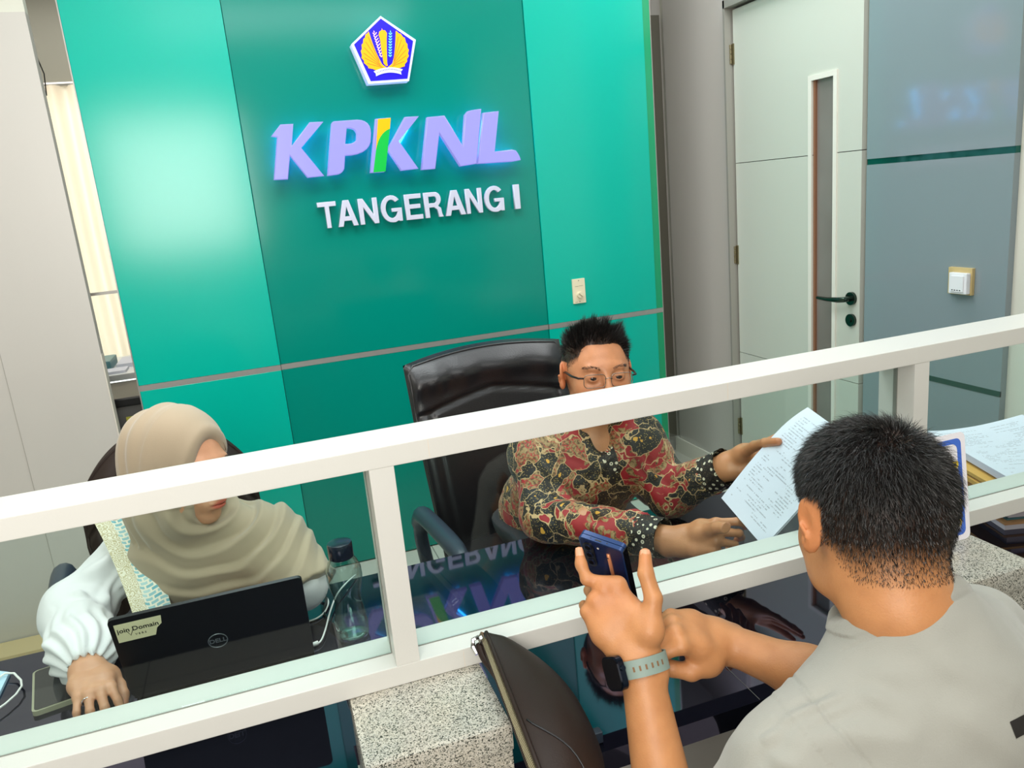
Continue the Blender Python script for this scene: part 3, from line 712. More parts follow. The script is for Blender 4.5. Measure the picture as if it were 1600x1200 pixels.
# ================================================================== PAPER STACK at the right
def sheet_stack(name, label, layers):
    pass
INKT, nt, p = nodes('printed_sheet')
tc = N(nt, 'ShaderNodeTexCoord'); mp = N(nt, 'ShaderNodeMapping'); nt.links.new(tc.outputs['UV'], mp.inputs[0])
sp = N(nt, 'ShaderNodeSeparateXYZ'); nt.links.new(mp.outputs[0], sp.inputs[0])
v_ = mth(nt, 'MULTIPLY', sp.outputs[1], 42.0); fr_ = mth(nt, 'FRACT', v_); row = mth(nt, 'FLOOR', v_)
ln = mth(nt, 'MULTIPLY', mth(nt, 'GREATER_THAN', fr_, .36), mth(nt, 'LESS_THAN', fr_, .72))
cmb = N(nt, 'ShaderNodeCombineXYZ'); nt.links.new(mth(nt, 'MULTIPLY', sp.outputs[0], 55), cmb.inputs[0]); nt.links.new(mth(nt, 'MULTIPLY', row, 7.31), cmb.inputs[1])
wn = N(nt, 'ShaderNodeTexNoise'); wn.inputs['Scale'].default_value = 1.0; wn.inputs['Detail'].default_value = 1; nt.links.new(cmb.outputs[0], wn.inputs['Vector'])
word = mth(nt, 'GREATER_THAN', wn.outputs['Fac'], .46)
c3 = N(nt, 'ShaderNodeCombineXYZ'); nt.links.new(mth(nt, 'MULTIPLY', sp.outputs[0], 2.2), c3.inputs[0]); nt.links.new(mth(nt, 'MULTIPLY', row, .37), c3.inputs[1])
wn2 = N(nt, 'ShaderNodeTexNoise'); wn2.inputs['Scale'].default_value = 1.3; nt.links.new(c3.outputs[0], wn2.inputs['Vector'])
blk = mth(nt, 'GREATER_THAN', wn2.outputs['Fac'], .50)
mg = mth(nt, 'MULTIPLY', mth(nt, 'MULTIPLY', mth(nt, 'GREATER_THAN', sp.outputs[0], .10), mth(nt, 'LESS_THAN', sp.outputs[0], .9)), mth(nt, 'MULTIPLY', mth(nt, 'GREATER_THAN', sp.outputs[1], .07), mth(nt, 'LESS_THAN', sp.outputs[1], .94)))
fac = mth(nt, 'MULTIPLY', mth(nt, 'MULTIPLY', ln, word), mth(nt, 'MULTIPLY', blk, mg))
nt.links.new(mixc(nt, mth(nt, 'MULTIPLY', fac, .42), '#dde1f0', '#3b3d48'), p.inputs['Base Color']); p.inputs['Roughness'].default_value = .7

def uv_sheet(name, fn, nu, nv, th, mats, parent, world=True):
    """curved sheet of paper: printed top face with UVs and a thin body under it"""
    vs, fs = [], []
    for s_ in (0, 1):
        for j in range(nv + 1):
            for i in range(nu + 1):
                q = Vector(fn(i / nu, j / nv)); q2 = q
                if s_:
                    e_ = 1e-3
                    du = Vector(fn(min(1, i / nu + e_), j / nv)) - Vector(fn(max(0, i / nu - e_), j / nv)); dv = Vector(fn(i / nu, min(1, j / nv + e_))) - Vector(fn(i / nu, max(0, j / nv - e_)))
                    n_ = du.cross(dv).normalized(); q2 = q - n_ * th
                vs.append(q2)
    K = (nu + 1) * (nv + 1)
    top = []
    for j in range(nv):
        for i in range(nu):
            a = j * (nu + 1) + i
            top.append((a, a + 1, a + nu + 2, a + nu + 1))
    bot = [tuple(K + i for i in reversed(q)) for q in top]
    rim = [j * (nu + 1) for j in range(nv + 1)][::-1] + [i for i in range(1, nu + 1)] + [j * (nu + 1) + nu for j in range(1, nv + 1)] + [nv * (nu + 1) + i for i in range(nu - 1, 0, -1)]
    sides = [(rim[i], rim[(i + 1) % len(rim)], K + rim[(i + 1) % len(rim)], K + rim[i]) for i in range(len(rim))]
    me = bpy.data.meshes.new(name); me.from_pydata([tuple(v) for v in vs], [], top + bot + [tuple(reversed(q)) for q in sides]); me.update()
    uvl = me.uv_layers.new(name='UVMap')
    for p_ in me.polygons:
        for li in p_.loop_indices:
            vi = me.loops[li].vertex_index % K
            uvl.data[li].uv = ((vi % (nu + 1)) / nu, (vi // (nu + 1)) / nv)
        p_.material_index = 0 if p_.index < len(top) else 1
        p_.use_smooth = True
    me.set_sharp_from_angle(angle=math.radians(50))
    for q in mats: me.materials.append(q)
    o = bpy.data.objects.new(name, me); C.objects.link(o)
    if parent: settle(o, parent)
    return o
rs = random.Random(4)
LILAC = mat('lilac_paper', '#c9cbe4', .7); GREYP = mat('grey_paper', '#b9b8c0', .7); TEALP = mat('teal_folder_paper', '#3f6a72', .5)
SX0, SX1, SY0, SY1 = 1.545, 1.93, 1.20, 1.60
layers = [('grey_folder', GREYP, .012, 'lowest grey folder under the stack of papers at the far right'),
          ('brown_envelope', mat('brown_envelope_paper', '#a9835a', .6), .006, 'brown envelope second from the bottom of the paper stack'),
          ('teal_folder', TEALP, .005, 'thin teal folder low in the paper stack'),
          ('paper_bundle', GREYP, .020, 'grey white bundle between the teal folder and the lowest manila envelope'),
          ('manila_envelope', GOLD_ENV, .006, 'lowest of the three manila envelopes in the paper stack'),
          ('paper_bundle', LILAC, .022, 'lilac white bundle between the lower two manila envelopes'),
          ('manila_envelope', GOLD_ENV, .011, 'thick middle manila envelope of the paper stack'),
          ('paper_bundle', PAPER, .005, 'thin white bundle under the topmost manila envelope'),
          ('manila_envelope', GOLD_ENV, .009, 'topmost manila envelope directly under the printed sheets')]
z = TOP
for i, (nm, m_, th, lab) in enumerate(layers):
    dx, dy, da = rs.uniform(-.008, .008), rs.uniform(-.008, .008), rs.uniform(-.03, .03)
    if nm == 'paper_bundle': dx += .02; 
    def fs(u, v, z=z, th=th, i=i, dx=dx, dy=dy, da=da, w_=(.25 if nm != 'manila_envelope' else .29)):
        x = (u - .5) * w_; y = (v - .5) * .36
        ca, sa = math.cos(-.30 + da), math.sin(-.30 + da)
        X_ = 1.70 + dx + x * ca - y * sa; Y_ = 1.36 + dy + x * sa + y * ca
        return (X_, Y_, z + th + (.0005 * i) * 0)
    o = uv_sheet(nm, fs, 6, 6, th - .0004, [m_, m_], None)
    tag(o, lab, 'envelope' if 'envelope' in nm else ('folder' if 'folder' in nm else 'papers'), 'stack of papers and envelopes on the right of the desk')
    z += th
def ft(u, v, lift=0.0):
    x = (u - .5) * .25; y = (v - .5) * .35
    ca, sa = math.cos(-.33), math.sin(-.33)
    X_ = 1.715 + x * ca - y * sa; Y_ = 1.36 + x * sa + y * ca
    zz = z + .018 + lift + .03 * max(0, u - .45) ** 1.5 + .045 * max(0, v - .5) * max(0, u - .2) + .006 * (1 - u) ** 2
    return (X_, Y_, zz)
o = uv_sheet('paper_bundle', ft, 12, 12, .0165, [INKT, LILAC], None); tag(o, 'thick bundle of printed white sheets curling up on top of the paper stack', 'papers', 'stack of papers and envelopes on the right of the desk')

# ================================================================== STAND-UP CARD
sg = thing('notice_card', 'white notice card with a rounded blue border leaning on the right granite post', 'card', (1.14, 1.045, .888))
tl, tr2, br2, bl2 = Vector((1.046, 1.055, 1.092)), Vector((1.190, 1.055, 1.092)), Vector((1.199, 1.030, .8885)), Vector((1.046, 1.030, .8885))
cw, chh = .153, .206
cu_, cv_ = (br2 - bl2).normalized(), (tl - bl2).normalized(); cn = cu_.cross(cv_).normalized()
if cn.y > 0: cn = -cn
def cp(x, y, w_=0): return bl2 + cu_ * x + cv_ * y + cn * w_
part(MB().prism([cp(x, y) for x, y in rrect(cw, chh, .012)], cn * .0012), 'card', mat('card_white', '#f5f3fb', .35), sg)
def border(r0, r1, m_, w0, nm):
    a = rrect(cw - 2 * r0, chh - 2 * r0, .013 - r0 * .2); b_ = rrect(cw - 2 * r1, chh - 2 * r1, .012)
    q = MB(); n_ = len(a)
    vs = [cp(x + r0, y + r0, w0) for x, y in a] + [cp(x + r1, y + r1, w0) for x, y in b_]
    q.add(vs, [(i, (i + 1) % n_, n_ + (i + 1) % n_, n_ + i) for i in range(n_)])
    part(q, nm, m_, sg)
border(.0105, .020, mat('print_blue', '#3f6fd6', .4), .0015, 'blue_border')
YEP = mat('print_yellow', '#f5d52c', .4)
for y in (.028, .058, .108, .140):
    part(MB().prism([cp(x + .112, y_ + y, .0014) for x, y_ in rrect(.022, .013, .004)], cn * .0002), 'yellow_box', YEP, sg)
q = MB()
for y in (.032, .062, .112, .144): q.prism([cp(x, y_ + y, .0017) for x, y_ in ((.117, 0), (.129, 0), (.129, .0015), (.117, .0015))], cn * .0001).prism([cp(x, y_ + y + .004, .0017) for x, y_ in ((.117, 0), (.129, 0), (.129, .0015), (.117, .0015))], cn * .0001)
for y in (.172, .163, .090, .082, .044): q.prism([cp(x, y_ + y, .0014) for x, y_ in ((.035, 0), (.105, 0), (.105, .002), (.035, .002))], cn * .0002)
part(q, 'print', mat('print_dark', '#555566', .5), sg)['kind'] = 'stuff'

# ================================================================== LEATHER BAG
bag = thing('crossbody_bag', 'dark brown leather half-moon bag with a zip leaning on the left granite post', 'bag', (.31, .93, TOP))
# outline in the bag's own plane: s along the zip (towards the camera), t down the bag
BA, BB = Vector((.249, 1.050, .940)), Vector((.227, .735, .906))
sd = (BB - BA).normalized(); td = Vector((.86, .05, -.50)); td = (td - sd * td.dot(sd)).normalized(); nd = td.cross(sd).normalized()
if nd.z < 0: nd = -nd
BL = (BB - BA).length
def bagp(s_, t_, w_): return BA + sd * s_ + td * t_ + nd * w_
def bag_surf(u, v):
    # u around the outline 0..1 (bottom curve), v 0 zip line ->1 curve ; two sides done by sign
    return None
bm_ = MB()
def bagside(sgn):
    def fn(u, v):
        s_ = BL * 1.12 * u - .004
        depth = .128 * (max(0.0, 1 - abs(2 * u - .92) ** 2.4 / 1.18)) ** .62
        depth = max(depth, .004)
        t_ = depth * v
        puff = .030 * (math.sin(PI * min(1, v)) ** .7) * (math.sin(PI * min(1, max(0, u))) ** .6)
        puff += .0022 * math.sin(9 * u + 5 * v) * math.sin(PI * v)
        return bagp(s_, t_, sgn * (puff + .006 * (1 - v)) )
    return fn
bm_.sheet(bagside(1), 48, 26); bm_.sheet(bagside(-1.5), 48, 26)
part(bm_, 'body', LEATHER, bag, smooth=True)
ZIP = mat('brass_zip', '#c9c0a0', .35, metal=.8)
zt = MB(); 
for side in (1, -1): zt.tube([bagp(BL * 1.1 * k / 24, -.0015 + .001 * math.sin(PI * k / 24), side * .0075) for k in range(25)], .0032, 8)
part(zt, 'zip_piping', LEATHER, bag, smooth=True)
zz = MB(); nz = 95
for k in range(nz):
    s_ = BL * 1.0 * k / nz + .01
    zz.obox(bagp(s_, -.005, -.0045), sd * .0019, td * .004, nd * .009)
part(zz, 'zip_teeth', ZIP, bag)['kind'] = 'stuff'
part(MB().obox(bagp(BL * 1.02, -.0055, -.0045), sd * .006, td * .004, nd * .009), 'zip_stop', ZIP, bag)
zp_ = MB(); zp_.obox(bagp(.0, -.010, -.006), sd * .014, td * .007, nd * .012)
zp_.tube([bagp(.006, -.012, 0), bagp(.004, -.018, -.008), bagp(.012, -.016, -.016), bagp(.022, -.010, -.020)], [.0035, .0035, .004, .003], 8)
part(zp_, 'zip_puller', CHROME, bag, auto=40)
part(MB().tube(smooth_path([bagp(.006, -.006, -.012), bagp(.03, .0, -.018), bagp(.08, .012, -.016), bagp(.14, .02, -.015), bagp(.2, .02, -.014)]), .006, 8), 'strap_fold', LEATHER, bag, smooth=True)
part(MB().tube([Vector(bagside(1)(.56 + .34 * k / 12, .04 + .80 * (k / 12) ** 1.3)) + nd * .0004 for k in range(13)], .0014, 6), 'seam_cord', LEATHER_B, bag, smooth=True)
tb = MB(); tb.sheet(lambda u, v: bagp(BL + .002 + .055 * u, -.004 + .02 * v, .011 + .004 * math.sin(PI * v)), 6, 6); tb.sheet(lambda u, v: bagp(BL + .002 + .055 * u, -.004 + .02 * v, .008 + .004 * math.sin(PI * v)), 6, 6)
part(tb, 'end_tab', LEATHER, bag, smooth=True)
part(MB().box((.385, .985, TOP + .0012), (.405, 1.0, TOP + .012), bev=.002).box((.388, .975, TOP + .0012), (.402, .988, TOP + .02), bev=.002), 'strap_buckle', PLASTIC_B, bag)

# ================================================================== CHAIRS
def exec_chair(name, label, cx, cy, w_, top, botm, ang, arm_z, mt_, grp=None, rnd=.028, rp=2):
    t = thing(name, label, 'chair', (cx, cy, 0), grp)
    R_ = Matrix.Rotation(ang, 4, 'Z'); T_ = Matrix.Translation((cx, cy, 0))
    MM = T_ @ R_
    # local: seat centre at origin, front is -y, back at +y
    bk = MB()
    def back(sgn):
        def fn(u, v):
            x = (u - .5) * w_ * (1 - .10 * (1 - v) ** 2 if v < .7 else 1)
            zt_ = top - rnd * abs(2 * u - 1) ** rp
            zz_ = botm + (zt_ - botm) * v
            y = .22 + .13 * v ** 1.5 + .03 * (1 - (2 * u - 1) ** 2)
            e_ = (1 - abs(2 * u - 1) ** 8) ** .5 * (1 - abs(2 * v - 1) ** 14) ** .5
            th = .045 * e_
            if sgn < 0:   # front, upholstered: head roll and stitched panel
                hr = .022 * math.exp(-((v - .90) / .06) ** 2) - .012 * math.exp(-((v - (.74 + .055 * (1 - abs(2 * u - 1)))) / .012) ** 2)
                hr += .003 * math.sin(34 * u + 3 * math.sin(5 * u)) * math.exp(-((v - .88) / .07) ** 2)
                hr -= .010 * math.exp(-((abs(2 * u - 1) - .80) / .03) ** 2) * (1 if v < .74 else 0)
                return (x, y - th - hr * e_, zz_)
            return (x, y + th * .6, zz_)
        return fn
    bk.sheet(back(-1), 60, 80); bk.sheet(back(1), 60, 80)
    part(bk, 'backrest', mt_, t, smooth=True, M=MM)
    pip = [Vector(back(-1)(u, v)) + Vector((0, .004, 0)) for u, v in [(0.015, k / 20) for k in range(1, 20)] + [(k / 20, .985) for k in range(1, 20)] + [(.985, 1 - k / 20) for k in range(1, 20)]]
    part(MB().tube(pip, .006, 8), 'piping', mt_, t, smooth=True, M=MM)
    # chevron seams
    part(MB().tube([Vector(back(-1)(u, .74 + .055 * (1 - abs(2 * u - 1)))) + Vector((0, .006, 0)) for u in [.04 + .92 * k / 30 for k in range(31)]], .005, 8), 'seam', mt_, t, smooth=True, M=MM)
    st = MB()
    def seat(u, v):
        a = 2 * PI * u; e_ = 8
        cx_, sy_ = math.cos(a), math.sin(a); k_ = (abs(cx_) ** 4 + abs(sy_) ** 4) ** -.25
        r_ = math.sin(PI * v) ** .35 if 0 < v < 1 else 0
        return (w_ * .5 * cx_ * k_ * r_, -.02 + .25 * sy_ * k_ * r_, .47 - .055 * math.cos(PI * v))
    st.sheet(seat, 40, 16)
    part(st, 'seat', mt_, t, smooth=True, M=MM)
    for s_ in (-1, 1):
        ap = MB()
        X_ = s_ * (w_ / 2 + .035)
        pth = [(X_, .20, .44), (X_ + s_ * .012, .20, arm_z - .10), (X_ + s_ * .012, .17, arm_z - .02), (X_ + s_ * .01, .10, arm_z), (X_, -.14, arm_z - .005), (X_, -.20, arm_z - .04), (X_, -.20, .44)]
        ap.tube(smooth_path(pth, 5), [.022] * 8 + [.028] * 13 + [.024] * 10, 12)
        part(ap, 'armrest', PLASTIC_B, t, smooth=True, M=MM)
    cl = MB().tube([(0, 0, .10), (0, 0, .43)], .03, 16).box((-w_ / 2 - .03, -.02, .40), (w_ / 2 + .03, .05, .425))
    part(cl, 'column', BLACKP, t, auto=40, M=MM)
    for k in range(5):
        a = 2 * PI * k / 5 + .3
        lg_ = MB().tube([(0, 0, .10), (.30 * math.cos(a), .30 * math.sin(a), .07)], [.026, .016], 10)
        l_ = part(lg_, 'leg', BLACKP, t, auto=40, M=MM)
        wv = MM @ Vector((.30 * math.cos(a), .30 * math.sin(a), .03))
        part(MB().tube([wv + Vector((-.012, 0, 0)), wv + Vector((.012, 0, 0))], .03, 14).tube([wv, wv + Vector((0, 0, .04))], .006, 6), 'caster', BLACKP, l_, auto=40)
    return t
ch1 = exec_chair('office_chair', 'large black leather armchair behind the person in the patterned shirt', .715, 2.12, .56, 1.115, .45, math.radians(4), .66, LEATHER_B, 'leather office chairs behind the desk')
part(MB().box((.424, 2.40, .86), (.432, 2.412, .90)), 'red_tag', mat('red_tag', '#a3332f', .6), ch1)
ch2 = exec_chair('office_chair', 'dark brown leather chair behind the person in the beige headscarf', -.285, 2.02, .47, 1.035, .45, math.radians(6), .755, LEATHER, 'leather office chairs behind the desk', .16, 2.6)
# ================================================================== ORGANIC SURFACES (numpy distance fields)
def axis(lo, hi, h, fine=()):
    out = [lo]; 
    while out[-1] < hi:
        x = out[-1]; st = h
        for a, b, hf in fine:
            if a - .012 <= x <= b: st = min(st, hf)
            elif x < a - .012 and x + st > a: st = max(hf, min(st, a - x))
        out.append(x + st)
    return np.array(out, np.float32)

class Field:
    def __init__(s, lo, hi, h, fine=()):
        """fine: list of (lo, hi, step) boxes meshed more closely"""
        s.ax = [axis(lo[i], hi[i], h, [(f[0][i], f[1][i], f[2]) for f in fine]) for i in range(3)]
        s.F = np.full([len(a) for a in s.ax], .08, np.float32)
    def _sl(s, lo, hi):
        sl = []
        for i in range(3):
            a = max(0, int(np.searchsorted(s.ax[i], lo[i])) - 1); b = min(len(s.ax[i]), int(np.searchsorted(s.ax[i], hi[i])) + 1)
            if b - a < 2: return None
            sl.append(slice(a, b))
        return tuple(sl)
    def _mix(s, lo, hi, fn, k, op):
        mg = max(k, .012) + .02
        sl = s._sl([x - mg for x in lo], [x + mg for x in hi])
        if sl is None: return
        X = s.ax[0][sl[0]][:, None, None]; Y = s.ax[1][sl[1]][None, :, None]; Z = s.ax[2][sl[2]][None, None, :]
        d = fn(X, Y, Z).astype(np.float32); F = s.F[sl]
        if op == 'add':
            h = np.clip(.5 + .5 * (F - d) / k, 0, 1); s.F[sl] = F + (d - F) * h - k * h * (1 - h)
        elif op == 'sub':
            h = np.clip(.5 - .5 * (F + d) / k, 0, 1); s.F[sl] = F + (-d - F) * h + k * h * (1 - h)
    def seg(s, a, b, ra, rb=None, k=.012, op='add', sq=None):
        a = np.array(a, float); b = np.array(b, float); rb = ra if rb is None else rb; ab = b - a; L2 = max(1e-9, ab @ ab); R = max(ra, rb)
        if sq is not None: sa = np.array(sq[0], float); sa /= np.linalg.norm(sa); sf = sq[1]; 
        def fn(X, Y, Z):
            px, py, pz = X - a[0], Y - a[1], Z - a[2]
            t = np.clip((px * ab[0] + py * ab[1] + pz * ab[2]) / L2, 0, 1)
            qx, qy, qz = px - t * ab[0], py - t * ab[1], pz - t * ab[2]
            if sq is not None:
                e = (qx * sa[0] + qy * sa[1] + qz * sa[2]) * (sf - 1)
                qx, qy, qz = qx + e * sa[0], qy + e * sa[1], qz + e * sa[2]
                return (np.sqrt(qx * qx + qy * qy + qz * qz) - (ra + (rb - ra) * t)) / (sf ** .5 if sf > 1 else 1)
            return np.sqrt(qx * qx + qy * qy + qz * qz) - (ra + (rb - ra) * t)
        RR = R / (min(1, sq[1]) if sq else 1)
        s._mix(np.minimum(a, b) - RR, np.maximum(a, b) + RR, fn, k, op)
    def ell(s, c, r, Mx=None, k=.012, op='add'):
        c = np.array(c, float)
        if Mx is None: Rm = np.eye(3)
        else: Rm = np.array([[Mx[i][j] for j in range(3)] for i in range(3)]); c = Rm @ c + np.array([Mx[i][3] for i in range(3)])
        R = max(r)
        def fn(X, Y, Z):
            px, py, pz = X - c[0], Y - c[1], Z - c[2]
            q = [(px * Rm[0][i] + py * Rm[1][i] + pz * Rm[2][i]) for i in range(3)]
            k0 = np.sqrt(sum((q[i] / r[i]) ** 2 for i in range(3))); k1 = np.sqrt(sum((q[i] / r[i] ** 2) ** 2 for i in range(3)))
            return k0 * (k0 - 1) / np.maximum(k1, 1e-6)
        ext = np.array([math.sqrt(sum((Rm[i][j] * r[j]) ** 2 for j in range(3))) for i in range(3)])
        s._mix(c - ext, c + ext, fn, k, op)
    def lseg(s, M_, a, b, ra, rb=None, **kw): s.seg(M_ @ Vector(a), M_ @ Vector(b), ra, rb, **kw)
    def plane_cut(s, p, n, lo=None, hi=None):
        """remove everything on the side the normal points to (inside a box)"""
        p = np.array(p, float); n = np.array(n, float); n /= np.linalg.norm(n)
        lo = [a[0] for a in s.ax] if lo is None else lo; hi = [a[-1] for a in s.ax] if hi is None else hi
        sl = s._sl(lo, hi)
        if sl is None: return
        X = s.ax[0][sl[0]][:, None, None]; Y = s.ax[1][sl[1]][None, :, None]; Z = s.ax[2][sl[2]][None, None, :]
        d = (X - p[0]) * n[0] + (Y - p[1]) * n[1] + (Z - p[2]) * n[2]
        s.F[sl] = np.maximum(s.F[sl], d)
    def mesh(s, relax=2):
        F = s.F; F[0] = F[-1] = .05; F[:, 0] = F[:, -1] = .05; F[:, :, 0] = F[:, :, -1] = .05
        ins = F < 0
        cnt = np.zeros([n - 1 for n in F.shape], np.int8)
        for i in (0, 1):
            for j in (0, 1):
                for k in (0, 1): cnt += ins[i:F.shape[0] - 1 + i, j:F.shape[1] - 1 + j, k:F.shape[2] - 1 + k]
        act = (cnt > 0) & (cnt < 8)
        I, J, K = np.nonzero(act)
        idm = np.full(act.shape, -1, np.int32); idm[I, J, K] = np.arange(len(I))
        acc = np.zeros((len(I), 3)); num = np.zeros(len(I))
        cor = [(i, j, k) for i in (0, 1) for j in (0, 1) for k in (0, 1)]
        val = {c: F[I + c[0], J + c[1], K + c[2]] for c in cor}
        A0, A1, A2 = s.ax
        for c in cor:
            for ax_ in range(3):
                if c[ax_]: continue
                e = list(c); e[ax_] = 1; e = tuple(e)
                f0, f1 = val[c], val[e]; mk = (f0 < 0) != (f1 < 0)
                if not mk.any(): continue
                t = f0[mk] / (f0[mk] - f1[mk]); 
                P0 = np.stack([A0[I[mk] + c[0]], A1[J[mk] + c[1]], A2[K[mk] + c[2]]], 1); P1 = np.stack([A0[I[mk] + e[0]], A1[J[mk] + e[1]], A2[K[mk] + e[2]]], 1)
                acc[mk] += P0 + (P1 - P0) * t[:, None]; num[mk] += 1
        V = acc / num[:, None]
        Q = []
        for ax_ in range(3):
            sh = [slice(1, -1)] * 3; sh[ax_] = slice(0, -1); s2 = [slice(1, -1)] * 3; s2[ax_] = slice(1, None)
            a = ins[tuple(sh)]; b = ins[tuple(s2)]
            for flip, mk in ((0, a & ~b), (1, ~a & b)):
                i, j, k = np.nonzero(mk)
                off = [1, 1, 1]; off[ax_] = 0
                i, j, k = i + off[0], j + off[1], k + off[2]
                o1, o2 = [(1, 2), (2, 0), (0, 1)][ax_]
                def cell(d1, d2):
                    c = [i.copy(), j.copy(), k.copy()]; c[o1] -= d1; c[o2] -= d2
                    return idm[c[0], c[1], c[2]]
                q = np.stack([cell(1, 1), cell(0, 1), cell(0, 0), cell(1, 0)], 1)
                if flip: q = q[:, ::-1]
                Q.append(q)
        Q = np.concatenate(Q)
        E = np.concatenate([Q[:, [0, 1]], Q[:, [1, 2]], Q[:, [2, 3]], Q[:, [3, 0]]])
        nv = len(V)
        deg = np.bincount(E[:, 0], minlength=nv) + np.bincount(E[:, 1], minlength=nv)
        for it in range(relax):
            S = np.stack([np.bincount(E[:, 0], V[E[:, 1], c], nv) + np.bincount(E[:, 1], V[E[:, 0], c], nv) for c in range(3)], 1) / np.maximum(deg, 1)[:, None]
            V = V + .5 * (S - V)
        s.F = None
        return V, Q

def normals(V, Q):
    a = V[Q[:, 0]]; n = np.cross(V[Q[:, 2]] - a, V[Q[:, 3]] - V[Q[:, 1]])
    out = np.zeros_like(V)
    for c in range(4):
        for ax_ in range(3): out[:, ax_] += np.bincount(Q[:, c], n[:, ax_], len(V))
    return out / np.maximum(np.linalg.norm(out, axis=1), 1e-12)[:, None]

def np_mesh(name, V, Q, matl, parent=None, col=None, world=True, smooth=True):
    me = bpy.data.meshes.new(name)
    nq, w_ = Q.shape
    me.vertices.add(len(V)); me.vertices.foreach_set('co', np.asarray(V, np.float32).ravel())
    me.loops.add(nq * w_); me.loops.foreach_set('vertex_index', np.asarray(Q, np.int32).ravel())
    me.polygons.add(nq); me.polygons.foreach_set('loop_start', np.arange(0, nq * w_, w_, dtype=np.int32))
    me.update(calc_edges=True)
    me.polygons.foreach_set('use_smooth', [smooth] * nq)
    if col is not None:
        at_ = me.color_attributes.new('tone', 'FLOAT_COLOR', 'POINT')
        cc = np.ones((len(V), 4), np.float32); cc[:, :3] = col; at_.data.foreach_set('color', cc.ravel())
    for q in (matl if isinstance(matl, (list, tuple)) else [matl]): me.materials.append(q)
    o = bpy.data.objects.new(name, me); C.objects.link(o)
    if parent is not None: settle(o, parent)
    return o

def snoise(P, f, seed=0):
    """cheap smooth pseudo-noise, about -1..1"""
    r = np.random.RandomState(seed); out = 0
    for i in range(5):
        d = r.randn(3); d /= np.linalg.norm(d); out = out + np.sin(P @ d * f * (1 + .35 * i) + r.rand() * 6.28)
    return out / 3.0

def skin_mat(name, base, rough=.48, sss=.12):
    mt, nt, p = nodes(name)
    a = N(nt, 'ShaderNodeAttribute'); a.attribute_name = 'tone'
    tc = N(nt, 'ShaderNodeTexCoord'); n1 = N(nt, 'ShaderNodeTexNoise'); n1.inputs['Scale'].default_value = 35; n1.inputs['Detail'].default_value = 5
    nt.links.new(tc.outputs['Object'], n1.inputs['Vector'])
    v = ramp(nt, n1.outputs['Fac'], [(.3, (.90, .86, .84, 1)), (.7, (1.06, 1.06, 1.06, 1))])
    m1 = N(nt, 'ShaderNodeMix', data_type='RGBA', blend_type='MULTIPLY'); m1.inputs[0].default_value = 1; m1.inputs[6].default_value = lin(base); nt.links.new(v, m1.inputs[7])
    m2 = N(nt, 'ShaderNodeMix', data_type='RGBA', blend_type='MULTIPLY'); m2.inputs[0].default_value = 1; nt.links.new(m1.outputs[2], m2.inputs[6]); nt.links.new(a.outputs['Color'], m2.inputs[7])
    nt.links.new(m2.outputs[2], p.inputs['Base Color'])
    n2 = N(nt, 'ShaderNodeTexNoise'); n2.inputs['Scale'].default_value = 420; n2.inputs['Detail'].default_value = 3; nt.links.new(tc.outputs['Object'], n2.inputs['Vector'])
    b = N(nt, 'ShaderNodeBump'); b.inputs['Strength'].default_value = .12; b.inputs['Distance'].default_value = .004; nt.links.new(n2.outputs['Fac'], b.inputs['Height']); nt.links.new(b.outputs[0], p.inputs['Normal'])
    p.inputs['Roughness'].default_value = rough
    p.inputs['Subsurface Weight'].default_value = sss; p.inputs['Subsurface Radius'].default_value = (1, .35, .18); p.inputs['Subsurface Scale'].default_value = .008
    return mt

# ------------------------------------------------------------------ heads
def head_matrix(c, az, pitch=0, roll=0):
    """az: compass direction of the face (0 = +y, clockwise), pitch: nose down"""
    a, p_ = math.radians(az), math.radians(pitch)
    f = Vector((math.sin(a) * math.cos(p_), math.cos(a) * math.cos(p_), -math.sin(p_)))
    r = Vector((math.cos(a), -math.sin(a), 0)); u = r.cross(f)
    r_ = math.radians(roll); r, u = r * math.cos(r_) + u * math.sin(r_), u * math.cos(r_) - r * math.sin(r_)
    M_ = Matrix((r, f, u)).transposed().to_4x4(); M_.translation = Vector(c)
    return M_

